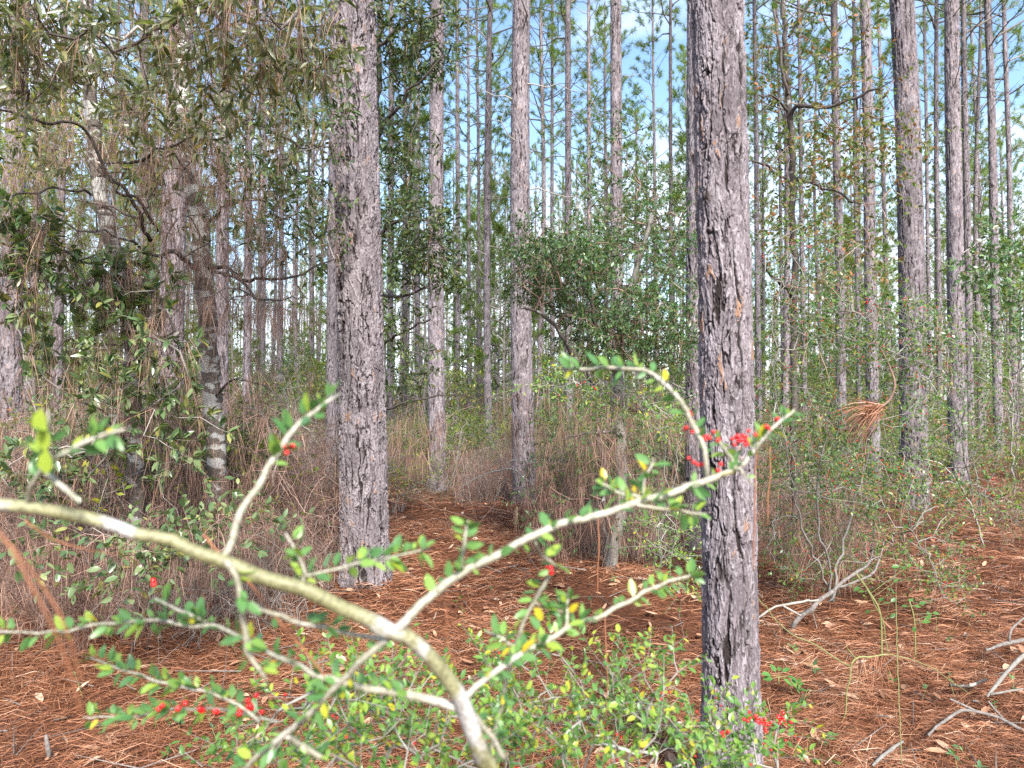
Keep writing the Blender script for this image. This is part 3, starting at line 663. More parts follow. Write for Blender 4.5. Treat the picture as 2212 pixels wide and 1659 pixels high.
leafy_twigs(a.leaf, a.twig, e[top], dr[top] + [0, 0, -.15], .17, 11, .078, .022, .0014, up=.1, droop=.3)
hang(nd[RNG.random(len(nd)) < .55], 6, (.15, .3)); hang(e[RNG.random(len(e)) < .45], 6)
lo = e[~top]; g2 = G()
leafy_twigs(g2, a.twig, lo, dr[~top] + [0, 0, .2], .09, 10, .078, .030, .0016, up=.5, droop=.18, rosette=True)
a.done('olive', 'twig'); build('foliage', g2, M['laurel'], a.t)

# --- thicker mottled hardwood
b = Plant('hardwood_tree', 'thick mottled hardwood trunk with white lichen patches and crooked dark limbs', 'tree', foot(475, 1300, 5.6))
b.stem([(476, 1310, 5.6, 46), (472, 1120, 5.55, 42), (464, 960, 5.5, 41), (455, 800, 5.5, 39), (444, 660, 5.4, 38), (436, 560, 5.4, 39), (428, 470, 5.4, 37), (414, 400, 5.4, 34), (402, 300, 5.4, 31), (396, 160, 5.4, 29), (392, 0, 5.4, 27), (390, -260, 5.4, 20), (394, -600, 5.4, 10)], 'lichenbark', 'trunk', .03, 14)
for L in ([(436, 590, 5.4, 20), (400, 565, 5.2, 18), (372, 548, 5.0, 16), (330, 545, 4.9, 12), (280, 520, 4.7, 9), (225, 495, 4.6, 6)],
          [(440, 575, 5.4, 16), (480, 580, 5.3, 14), (520, 598, 5.2, 12), (570, 606, 5.1, 11), (640, 590, 5.1, 8), (722, 560, 5.1, 5)],
          [(462, 580, 5.35, 12), (510, 605, 5.2, 10), (560, 640, 5.0, 9), (610, 650, 4.9, 6), (660, 640, 4.8, 4)],
          [(340, 500, 5.2, 10), (322, 455, 5.0, 12), (300, 430, 4.9, 11), (250, 415, 4.8, 10)],
          [(404, 300, 5.4, 12), (470, 255, 5.2, 11), (560, 270, 5.1, 9), (640, 310, 5.1, 7), (710, 318, 5.0, 5)],
          [(398, 160, 5.4, 11), (480, 130, 5.1, 9), (570, 150, 4.9, 7), (660, 140, 4.9, 4)],
          [(410, 380, 5.4, 9), (380, 340, 5.2, 8), (360, 352, 5.1, 7), (330, 420, 4.9, 6), (300, 470, 4.9, 4)], [(430, 500, 5.4, 10), (470, 455, 5.3, 8), (540, 430, 5.2, 5)],
          [(458, 870, 5.5, 9), (500, 820, 5.3, 8), (560, 830, 5.2, 6), (620, 880, 5.1, 4)]):
    b.stem([(u, v, d, w * .65) for u, v, d, w in L], 'limbbark', 'limb', .05, 7)
T = np.vstack([pblob(560, 330, 5.2, 160, 190, .6, 110), pblob(640, 460, 5.2, 90, 150, .5, 70), pblob(620, 200, 5.0, 130, 120, .6, 75), pblob(400, 200, 5.0, 180, 140, .6, 60), pblob(460, 370, 5.0, 90, 90, .5, 30), pblob(420, 480, 5.0, 70, 60, .3, 14), pblob(180, 260, 5.2, 200, 150, .6, 34)])
e, dr, nd = b.net(clear(clear(T, WHITE, 42), MOTTLE, 45), .0018, .16, .2)
leafy_twigs(b.leaf, b.twig, e, dr + [0, 0, -.1], .17, 9, .070, .022, .0014, up=.15, droop=.3)
hang(nd[RNG.random(len(nd)) < .40], 5); hang(e[RNG.random(len(e)) < .35], 5)
T2 = np.vstack([pblob(600, 660, 5.1, 110, 40, .4, 70), pblob(300, 450, 4.8, 300, 230, .6, 330), pblob(420, 600, 5.0, 120, 140, .4, 80), pblob(540, 560, 5.1, 150, 70, .4, 60)]); e, dr, nd = b.net(T2, .0014, .14, .3)
hang(e, 6, (.12, .26)); hang(nd[RNG.random(len(nd)) < .4], 4)
b.done('darkleaf', 'twig')

# --- oak standing behind the thick leaning pine, its leafy boughs reaching right
c = Plant('oak_tree', 'dark leaved oak behind the thick leaning pine, boughs hanging across the middle gap', 'tree', foot(806, 1250, 6.9))
c.stem([(806, 1230, 6.9, 20), (812, 900, 6.9, 19), (808, 600, 6.8, 18), (812, 300, 6.8, 17), (820, 0, 6.7, 15), (830, -250, 6.7, 9)], 'limbbark', 'trunk', .04, 8)
for L in ([(812, 300, 6.8, 10), (850, 240, 6.5, 8), (900, 180, 6.3, 6), (960, 120, 6.2, 4)], [(815, 100, 6.7, 10), (870, 60, 6.5, 8), (950, 30, 6.3, 5)], [(808, 520, 6.8, 10), (860, 480, 6.5, 8), (920, 500, 6.3, 6), (985, 560, 6.2, 3)],
          [(808, 640, 6.8, 8), (860, 640, 6.5, 6), (920, 620, 6.3, 4)], [(811, 900, 6.9, 6), (850, 880, 6.5, 6), (930, 860, 6.4, 4), (985, 850, 6.3, 3)], [(812, 760, 6.9, 7), (860, 720, 6.6, 6), (930, 690, 6.4, 4)]):
    c.stem(L, 'darktwig', 'limb', .05, 6)
T = np.vstack([pblob(890, 60, 6.3, 105, 110, .6, 190), pblob(850, 230, 6.4, 62, 150, .5, 80), pblob(880, 330, 6.4, 60, 110, .4, 55), pblob(895, 500, 6.3, 95, 75, .5, 140), pblob(940, 570, 6.3, 75, 60, .4, 70), pblob(860, 640, 6.4, 60, 70, .4, 32), pblob(880, 800, 6.4, 70, 60, .4, 30), pblob(860, 740, 6.4, 40, 50, .3, 14), pblob(1000, 760, 6.6, 35, 45, .3, 12)])
e, dr, nd = c.net(T, .0017, .16, .18)
leafy_twigs(c.leaf, c.twig, e, dr + [0, 0, -.1], .15, 11, .064, .022, .0014, up=.15, droop=.25)
hang(nd[RNG.random(len(nd)) < .06], 4); hang(pblob(900, 930, 6.4, 75, 70, .3, 60), 7)
c.done('darkleaf', 'darktwig')

# --- small-leaved evergreen thicket tree in the middle
m = Plant('evergreen_tree', 'dense dark green small leaved evergreen on pale twin stems, centre of the wood', 'tree', foot(1318, 1268, 6.0))
m.stem([(1316, 1275, 6.0, 27), (1322, 1220, 6.0, 26), (1338, 1130, 6.05, 26), (1342, 1000, 6.1, 24), (1338, 900, 6.2, 24), (1334, 800, 6.25, 22), (1348, 690, 6.3, 17), (1372, 600, 6.3, 14), (1400, 500, 6.3, 10), (1420, 420, 6.3, 6)], 'palebark', 'trunk', .03, 10)
for L in ([(1312, 1270, 6.0, 11), (1308, 1130, 6.0, 10), (1302, 1000, 6.0, 9), (1290, 880, 6.0, 7)],
          [(1338, 890, 6.2, 10), (1290, 830, 6.0, 10), (1240, 768, 5.9, 10), (1208, 712, 5.8, 9), (1168, 676, 5.7, 7), (1125, 664, 5.6, 5)],
          [(1336, 820, 6.2, 9), (1300, 740, 6.1, 9), (1270, 640, 6.0, 7), (1230, 560, 6.0, 5), (1190, 500, 6.0, 3)],
          [(1345, 720, 6.3, 9), (1400, 660, 6.3, 8), (1450, 560, 6.4, 6), (1480, 450, 6.4, 4)], [(1340, 890, 6.2, 8), (1400, 890, 6.0, 8), (1460, 905, 5.9, 6), (1500, 930, 5.8, 3)],
          [(1340, 940, 6.1, 7), (1280, 930, 5.9, 6), (1220, 950, 5.8, 4)]):
    m.stem(L, 'limbbark', 'limb', .05, 6)
T = np.vstack([pblob(1200, 590, 6.0, 115, 85, .7, 330), pblob(1300, 610, 6.1, 140, 110, .7, 220), pblob(1420, 480, 6.3, 90, 100, .6, 110), pblob(1340, 480, 6.3, 110, 80, .5, 80), pblob(1400, 720, 6.0, 120, 90, .6, 290), pblob(1280, 720, 6.0, 90, 60, .5, 120), pblob(1460, 620, 6.2, 60, 150, .5, 60), pblob(1340, 330, 6.6, 70, 110, .4, 45), pblob(1160, 520, 6.2, 70, 60, .5, 50)])
e, dr, nd = m.net(T, .0015, .15, .2)
leafy_twigs(m.leaf, m.twig, e, dr + [0, 0, -.05], .14, 18, .044, .017, .0011, up=.3, droop=.12, lod=1)
T2 = np.vstack([pblob(1280, 900, 6.0, 140, 90, .6, 90), pblob(1400, 930, 6.0, 100, 110, .6, 70), pblob(1350, 1080, 6.0, 130, 110, .6, 120), pblob(1220, 1080, 6.4, 110, 110, .5, 90)])
e, dr, nd2 = m.net(T2, .0015, .15, .3)
leafy_twigs(m.leaf, m.twig, e[::2], dr[::2], .14, 12, .042, .017, .0011, lod=1)
hang(np.vstack([e, nd2[::2]]), 7); hang(nd[RNG.random(len(nd)) < .12], 4)
m.done('evergreen', 'browntwig')

# --- forked hardwood sapling right of the closest pine
f = Plant('hardwood_sapling', 'dark forked hardwood sapling with pale banded foot and sparse mixed leaves', 'tree', foot(1716, 1180, 7.6))
f.stem([(1718, 1185, 7.6, 17), (1715, 1000, 7.6, 17), (1716, 800, 7.6, 16), (1716, 640, 7.6, 15), (1714, 480, 7.6, 14), (1712, 380, 7.6, 14), (1708, 270, 7.6, 13), (1703, 200, 7.6, 11), (1698, 110, 7.6, 10), (1694, 0, 7.6, 9), (1690, -200, 7.6, 5)], 'limbbark', 'trunk', .04, 9)
for L in ([(1708, 265, 7.6, 10), (1722, 230, 7.5, 9), (1790, 228, 7.3, 7), (1850, 210, 7.2, 6), (1900, 190, 7.1, 4)], [(1704, 205, 7.6, 7), (1692, 175, 7.5, 7), (1686, 110, 7.4, 6), (1672, 20, 7.3, 5)],
          [(1703, 80, 7.6, 6), (1730, 40, 7.5, 6), (1755, -10, 7.4, 4)], [(1712, 395, 7.6, 7), (1680, 372, 7.4, 6), (1640, 352, 7.2, 5), (1615, 350, 7.1, 3)], [(1705, 240, 7.6, 6), (1680, 215, 7.4, 5), (1640, 205, 7.2, 4)],
          [(1714, 650, 7.6, 9), (1690, 615, 7.3, 8), (1665, 590, 7.1, 7), (1648, 570, 7.0, 4)], [(1714, 385, 7.6, 6), (1790, 410, 7.4, 5), (1860, 440, 7.3, 3)]):
    f.stem(L, 'darktwig', 'limb', .04, 6)
T = np.vstack([pblob(1780, 160, 7.4, 150, 170, .7, 115), pblob(1690, 120, 7.4, 70, 130, .6, 40), pblob(1830, 290, 7.3, 130, 110, .6, 80), pblob(1690, 430, 7.3, 70, 140, .5, 50), pblob(1820, 420, 7.3, 150, 110, .6, 85), pblob(1790, 560, 7.3, 150, 90, .6, 70), pblob(1920, 320, 7.2, 100, 80, .5, 34)])
e, dr, nd = f.net(T, .0016, .17, .22)
leafy_twigs(f.leaf, f.twig, e, dr, .2, 8, .056, .030, .0012, up=.1, droop=.25)
f.done('brownleaf', 'browntwig')

# --- yaupon hollies with red berries
def yaupon(label, ft, stems, blobs, nleaf, L, leafmat='yaupon', berry=.15, twig='paletwig', hangf=.1, rmin=.0011, lod=1, limbs=()):
    y = Plant('yaupon_shrub', label, 'shrub', ft)
    for s_ in stems: y.stem([(u, v, d, w * .42) for u, v, d, w in s_], 'twig' if twig == 'browntwig' else 'palebark', 'stem', .05, 7)
    T = np.vstack([pblob(*q[:6], int(q[6] * 1.6)) for q in blobs]); e, dr, nd = y.net(T, rmin, .14, .22)
    leafy_twigs(y.leaf, y.twig, e, dr + RNG.normal(size=dr.shape) * .3, .18, int(nleaf * 1.1), L * 1.25, L * .6, .0011, up=.35, droop=.1, lod=lod)
    bp = e[RNG.random(len(e)) < berry]
    if len(bp): y.berries(np.repeat(bp, 4, 0) + RNG.normal(size=(len(bp) * 4, 3)) * .016, .0048)
    hang(nd[RNG.random(len(nd)) < hangf], 4); y.done(leafmat, twig); return y
yaupon('open yaupon holly dotted with red berries, hanging over a dead needle tuft', foot(1800, 1300, 5.2),
    [[(1790, 1300, 5.2, 14), (1840, 1120, 5.2, 12), (1880, 950, 5.1, 10), (1905, 850, 5.0, 8)], [(1800, 1300, 5.2, 12), (1770, 1100, 5.0, 10), (1790, 900, 4.9, 9), (1850, 740, 4.8, 9), (1862, 680, 4.8, 4)], [(1838, 736, 4.85, 9), (1875, 738, 4.8, 9), (1912, 747, 4.75, 8), (1958, 773, 4.7, 5), (2040, 800, 4.7, 3)],
     [(1795, 1290, 5.2, 11), (1720, 1080, 5.0, 9), (1680, 850, 4.9, 7), (1670, 640, 4.9, 4)]],
    [(1760, 700, 4.9, 120, 120, .5, 110), (1720, 880, 4.9, 100, 100, .5, 80), (1880, 720, 4.8, 150, 90, .5, 90), (1990, 760, 4.8, 90, 70, .4, 50), (1800, 1000, 4.9, 160, 90, .5, 90), (1950, 900, 4.9, 90, 90, .4, 34), (1740, 560, 5.0, 110, 90, .5, 40)], 10, .026, berry=.22, hangf=.10)
yaupon('low sprawling yaupon with berry strings trailing to open litter beside the stout straight pine', foot(1900, 1200, 6.0),
    [[(1880, 1220, 6.0, 12), (1900, 1080, 5.9, 10), (1960, 1000, 5.8, 7), (2060, 1010, 5.7, 4)], [(1890, 1220, 6.0, 10), (1820, 1080, 5.8, 8), (1740, 1030, 5.7, 5)], [(1880, 1190, 5.9, 9), (1960, 1150, 5.5, 8), (2005, 1200, 5.2, 6), (2040, 1290, 5.0, 4)]],
    [(1760, 1050, 5.6, 130, 80, .5, 100), (1900, 1060, 5.6, 150, 90, .5, 120), (2060, 1060, 5.6, 120, 70, .4, 70), (1720, 1180, 5.5, 90, 80, .4, 60), (2000, 1180, 5.3, 70, 70, .3, 40), (2040, 1260, 5.1, 40, 50, .2, 20), (1860, 1180, 5.6, 110, 80, .4, 60)], 10, .025, berry=.18, hangf=.22)
yaupon('pale twigged yaupon with orange tinged leaves beyond the open litter', foot(2110, 1120, 8.2),
    [[(2100, 1100, 8.2, 9), (2080, 900, 8.0, 8), (2100, 750, 7.9, 5)], [(2115, 1100, 8.2, 8), (2170, 950, 8.0, 6), (2200, 800, 7.9, 4)], [(2120, 1100, 8.2, 8), (2100, 1000, 7.8, 5), (2030, 960, 7.6, 4)]],
    [(2080, 760, 7.9, 110, 90, .6, 80), (2180, 820, 7.9, 90, 110, .6, 70), (2050, 900, 7.8, 110, 90, .6, 70), (2160, 960, 7.8, 90, 70, .5, 60)], 9, .032, berry=.10, hangf=.05)
yaupon('thin green yaupon sprays against the middle trunk, above the long pale stem', foot(1300, 1200, 4.6),
    [[(1420, 1240, 4.4, 6), (1440, 1000, 4.3, 5), (1390, 880, 4.2, 5), (1330, 840, 4.1, 4), (1210, 830, 4.0, 3), (1140, 830, 4.0, 2)], [(1425, 1240, 4.4, 5), (1450, 1050, 4.2, 5), (1480, 900, 4.2, 3)]],
    [(1230, 830, 4.0, 110, 25, .2, 40), (1330, 860, 4.1, 70, 40, .2, 26), (1420, 900, 4.2, 60, 50, .25, 26), (1430, 1150, 4.3, 60, 70, .3, 34), (1460, 1220, 4.3, 40, 70, .3, 20)], 10, .022, 'bright', berry=.02, hangf=.02)
yaupon('leafy green shrub at the foot of the mottled hardwood, pale leaves facing up', foot(330, 1330, 4.1),
    [[(330, 1345, 4.1, 12), (320, 1230, 4.0, 9), (260, 1170, 3.9, 6), (200, 1140, 3.8, 4)], [(340, 1345, 4.1, 12), (380, 1240, 4.0, 8), (450, 1200, 3.9, 5)]],
    [(250, 1200, 3.8, 110, 50, .4, 26), (360, 1200, 3.9, 90, 50, .4, 24), (460, 1160, 4.0, 70, 70, .4, 14), (120, 1160, 3.9, 70, 50, .3, 8), (560, 1130, 4.3, 80, 70, .4, 10)], 7, .050, 'laurel', berry=0, twig='browntwig', hangf=.5, lod=0)
yaupon('yellow green bush glowing behind the hardwood limbs', foot(120, 1000, 9.5),
    [[(120, 1130, 9.5, 9), (110, 700, 9.4, 8), (100, 400, 9.3, 5)], [(130, 1130, 9.5, 9), (210, 700, 9.4, 8), (220, 420, 9.3, 5)], [(125, 1130, 9.5, 8), (40, 700, 9.4, 7), (20, 420, 9.3, 4)]],
    [(110, 300, 9.3, 180, 130, .8, 130), (60, 480, 9.4, 130, 120, .7, 70), (260, 320, 9.3, 120, 120, .7, 60), (150, 200, 9.3, 150, 90, .6, 60), (290, 560, 9.3, 70, 90, .5, 36)], 9, .06, 'yellow', berry=0, twig='browntwig', hangf=.08)
yaupon('leafy laurel boughs overlapping the slim knotty pine near the wood edge', foot(2190, 1060, 10.5),
    [[(2190, 1070, 10.5, 8), (2180, 800, 10.4, 7), (2150, 600, 10.2, 5), (2110, 560, 10.0, 3)], [(2190, 1070, 10.5, 7), (2205, 700, 10.3, 5), (2190, 460, 10.2, 3)]],
    [(2120, 580, 10.0, 60, 40, .4, 26), (2190, 640, 10.2, 50, 110, .5, 50), (2180, 520, 10.2, 50, 70, .4, 26)], 8, .075, 'evergreen', berry=0, twig='browntwig', hangf=.02)

# --- undergrowth bushes, shared meshes
BUSH = []
def bush_proto(leafmat, twigmat, h, r, nt, nleaf, L, drape, bn, seed, sparse=1.0, berry=0):
    global RNG
    RNG = np.random.default_rng(seed); roots = []; gl, gt = G(), G()
    for s in range(4):
        az = RNG.uniform(0, 6.28); q = RNG.uniform(.2, .6) * r
        p = smooth_path([(RNG.normal() * .05, RNG.normal() * .05, -.05), (math.cos(az) * q * .5, math.sin(az) * q * .5, h * .3), (math.cos(az) * q, math.sin(az) * q, h * RNG.uniform(.55, .8))], .12)
        tube(gt, p, np.linspace(.014, .005, len(p)), 5, RNG.random(), False); roots.append(p)
    T = np.vstack([inblob((RNG.normal() * r * .45, RNG.normal() * r * .45, h * RNG.uniform(.25, .85)), (r * RNG.uniform(.35, .6), r * RNG.uniform(.35, .6), h * RNG.uniform(.12, .25)), max(6, nt // 7)) for _ in range(7)])
    T[:, 2] = np.maximum(T[:, 2], .06)
    paths, e, dr, nd = grow(roots, T, .0017, .18, .25)
    for p, rr in paths: tube(gt, p, rr, 3, RNG.random(), False)
    if nleaf:
        k = RNG.random(len(e)) < sparse
        leafy_twigs(gl, gt, e[k], dr[k] + RNG.normal(size=dr[k].shape) * .4, .2, int(nleaf * 1.25), L * 1.4, L * .7, .0014, up=.35, droop=.12, lod=1)
    gh = G()
    if drape:
        k = np.vstack([e, nd[::2]]); k = k[RNG.random(len(k)) < drape]; I = np.repeat(np.arange(len(k)), 7); n = len(I)
        needles(gh, k[I], np.array([0, 0, -1.0]) + RNG.normal(size=(n, 3)) * .35, RNG.uniform(.12, .26, n), .0032, .1)
    out_ = []
    for nm, g, mt in (('foliage', gl, leafmat), ('twigs', gt, twigmat), ('needle_drape', gh, 'drape')):
        if g.n:
            V, T_, Q, A = g.arrays(); out_.append((nm, mesh(nm, V, T_, Q, {'tint': A}, M[mt])))
    BUSH.append((bn, out_)); RNG = np.random.default_rng(seed + 500)
bush_proto('yaupon', 'paletwig', 1.9, 1.0, 170, 10, .040, .08, 0, 901)
bush_proto('yaupon', 'twig', 1.4, 1.1, 160, 10, .038, .12, 0, 902)
bush_proto('evergreen', 'browntwig', 2.3, 1.0, 190, 11, .045, .10, 1, 903)
bush_proto('evergreen', 'browntwig', 1.7, 1.2, 180, 11, .042, .05, 1, 904)
bush_proto('yellow', 'twig', 1.8, 1.1, 150, 9, .045, .10, 2, 905)
bush_proto('brownleaf', 'browntwig', 1.6, 1.1, 170, 7, .040, .22, 3, 906, .7)
bush_proto('brownleaf', 'paletwig', 1.3, 1.2, 170, 7, .036, .18, 3, 907, .6)
def tangle_proto(mat, h, r, n, drape, seed):
    global RNG
    RNG = np.random.default_rng(seed); gt, gh = G(), G(); tips, nodes_ = [], []
    for c in range(n):
        az = RNG.uniform(0, 6.28); q = r * math.sqrt(RNG.random()); st = np.array([q * math.cos(az), q * math.sin(az), -.04]); H = h * RNG.uniform(.35, 1.0); a2 = RNG.uniform(0, 6.28); run = RNG.uniform(.3, 1.3) * r; arch = RNG.random() < .65
        pts = [st, st + [run * .2 * math.cos(a2), run * .2 * math.sin(a2), H * .5], st + [run * .6 * math.cos(a2), run * .6 * math.sin(a2), H * (.95 if arch else .8)], st + [run * 1.2 * math.cos(a2), run * 1.2 * math.sin(a2), H * (.62 if arch else 1.0)]]
        p = smooth_path(np.array(pts), .12); p[1:] += RNG.normal(size=(len(p) - 1, 3)) * .032; tube(gt, p, np.linspace(RNG.uniform(.003, .006), .0016, len(p)), 4, RNG.random(), False)
        k = RNG.integers(1, len(p), 9); d = unit(RNG.normal(size=(9, 3)) + [0, 0, -.1]); L = RNG.uniform(.12, .5, 9)[:, None]; B = p[k] + d * L; sticks(gt, p[k], B, .0019, .001); k2 = RNG.integers(0, 9, 12)
        m2 = p[k][k2] + (B - p[k])[k2] * RNG.random((12, 1)); sticks(gt, m2, m2 + unit(RNG.normal(size=(12, 3))) * RNG.uniform(.04, .16, (12, 1)), .0012, .0008); nodes_.append(m2); tips.append(B)
    k = np.vstack(tips + nodes_); k = k[RNG.random(len(k)) < drape]; I = np.repeat(np.arange(len(k)), 4); m = len(I)
    needles(gh, k[I] + RNG.normal(size=(m, 3)) * .02, np.array([0, 0, -1.0]) + RNG.normal(size=(m, 3)) * .3, RNG.uniform(.12, .28, m), .0026, .12)
    BUSH.append((4, [(nm, mesh(nm, *g.arrays()[:3], {'tint': g.arrays()[3]}, M[mt])) for nm, g, mt in (('twigs', gt, mat), ('needle_drape', gh, 'drape'))])); RNG = np.random.default_rng(seed + 500)
tangle_proto('browntwig', 1.7, .95, 52, .24, 908)
tangle_proto('twig', 1.4, .9, 54, .16, 909)
tangle_proto('browntwig', 1.1, .9, 50, .30, 910)
BN = [('undergrowth_bush', 'small leaved green bush in the undergrowth between the pine trunks', 'bush', 'green undergrowth bushes'), ('wax_myrtle', 'dark green dense bush in the undergrowth between the pine trunks', 'bush', 'dark green undergrowth bushes'),
      ('sapling_bush', 'yellow green airy bush in the undergrowth between the pine trunks', 'bush', 'yellow green undergrowth bushes'), ('gallberry_bush', 'sparse half bare bush with rusty leaves in the undergrowth', 'bush', 'half bare undergrowth bushes'),
      ('dead_brush', 'leafless brown bush draped with dead pine needles', 'dead bush', 'leafless needle draped bushes')]
def put_bush(i, x, y, s, rz, sz=None, label=None):
    bn, parts = BUSH[i]; nm, lab, cat, grp = BN[bn]
    t = thing(nm, label or lab, cat, (x, y, float(gz(x, y)) - .02), None if label else grp); t.scale = (s, s, sz or s); t.rotation_euler = (0, 0, rz)
    for pn, me in parts: link(pn, me, t)
rng = np.random.default_rng(77)
KIN = {0: (0, 1), 1: (2, 3), 2: (4,), 3: (5, 6), 4: (7, 8, 9)}
FEET = ((946, 11.4), (1134, 9.8), (1973, 9.8), (2070, 13.6), (2155, 19.5), (1886, 14.5), (780, 5.75))
def scatter(n, ulo, uhi, dlo, dhi, wts, slo, shi, zf=1.0):
    for _ in range(n):
        u = rng.uniform(ulo, uhi); d = dlo + (dhi - dlo) * rng.random(); x, y = P(u, 860, d)[:2]
        if d < 9.2 and 600 < u < 1060: continue
        if d < 6.9 and 690 < u < 1690: continue
        k = int(rng.choice(5, p=np.array(wts) / sum(wts))); s = rng.uniform(slo, shi)
        if any(d < fd + .2 and abs(u - fu) < 22 + .72 * s * F / d for fu, fd in FEET): continue
        put_bush(int(rng.choice(KIN[k])), x, y, s, rng.uniform(0, 6.28), s * zf * rng.uniform(.85, 1.2))
scatter(80, -100, 2310, 32, 70, (5, 2, 6, 3, 0), 1.6, 2.7, 1.1)
scatter(56, 560, 2310, 13, 30, (4, 0, 8, 2, 0), .45, .95, 1.0)
scatter(64, -100, 2310, 19, 34, (5, 2, 4, 3, 1), 1.1, 1.9, 1.05)
scatter(66, 820, 1520, 11.5, 20, (4, 2, 4, 3, 2), .5, .85, .9)
scatter(60, 1620, 2310, 10, 20, (4, 1, 4, 4, 3), .5, .9, .95)
scatter(26, -100, 780, 9.5, 20, (2, 2, 2, 2, 5), .8, 1.25, 1.05)
scatter(80, -60, 712, 5.5, 9.5, (1, 1, 1, 3, 12), .7, 1.1, 1.0)
scatter(9, 500, 715, 5.2, 6.6, (0, 0, 0, 0, 1), .45, .7, 1.0)
scatter(8, 20, 460, 4.6, 5.4, (0, 0, 0, 0, 1), .45, .65, .9)
scatter(46, 1060, 1500, 6.9, 9.4, (1, 2, 1, 3, 9), .55, .85, 1.0)
scatter(20, 840, 1060, 9.2, 11.5, (1, 0, 1, 1, 5), .5, .8, 1.0)
scatter(14, 1690, 2080, 5.3, 6.6, (1, 0, 0, 1, 8), .4, .62, 1.0)
scatter(26, 1690, 2000, 6.0, 8.0, (2, 0, 1, 2, 7), .5, .85, 1.0)
scatter(26, 1700, 2300, 7.5, 11.0, (2, 0, 1, 2, 4), .4, .7, .9)

# --- the far wood that closes the view
def far_wood():
    rng = np.random.default_rng(19); g, gl, gb = G(), G(), G()
    n = 420; d = rng.uniform(78, 150, n); u = rng.uniform(-150, 2360, n)
    pos = np.array([P(a, 860, b)[:2] for a, b in zip(u, d)]); A = np.column_stack([pos, np.zeros(n)]); h = rng.uniform(16, 23, n)
    B = A + np.column_stack([rng.normal(size=n) * .4, rng.normal(size=n) * .4, h]); sticks(g, A, B, .13, .05, 5)
    I = np.repeat(np.arange(n), 130); q = rng.uniform(.25, 1.0, len(I))
    c = A[I] + np.column_stack([np.zeros(len(I)), np.zeros(len(I)), h[I] * q]); r = 2.0 * (1.12 - q)[:, None]
    c = c + rng.normal(size=(len(I), 3)) * r * [1, 1, .4]
    needles(gl, c, rng.normal(size=(len(I), 3)) + [0, 0, .5], rng.uniform(.4, .7, len(I)), .05, .1)
    m = 70000; dd = rng.uniform(70, 110, m); uu = rng.uniform(-150, 2360, m); xy = np.array([P(a, 860, b)[:2] for a, b in zip(uu, dd)])
    z = rng.random(m) ** 1.4 * (2.0 + 6.5 * vn(xy[:, 0] * .3, xy[:, 1] * .3, 8))
    leaves(gb, np.column_stack([xy, z]), rng.normal(size=(m, 3)), np.array([0, 0, 1.0]) + rng.normal(size=(m, 3)) * .6, .22, .11, .1, None, 1)
    t = tag(bpy.data.objects.new('far_wood', None), 'far off mass of thin trunks and green crowns closing the view', None, None, 'stuff'); COL.objects.link(t)
    build('trunks', g, M['twig'], t); build('crowns', gl, M['needle'], t); build('undergrowth', gb, M['yellow'], t)
far_wood()
RNG = np.random.default_rng(4242)

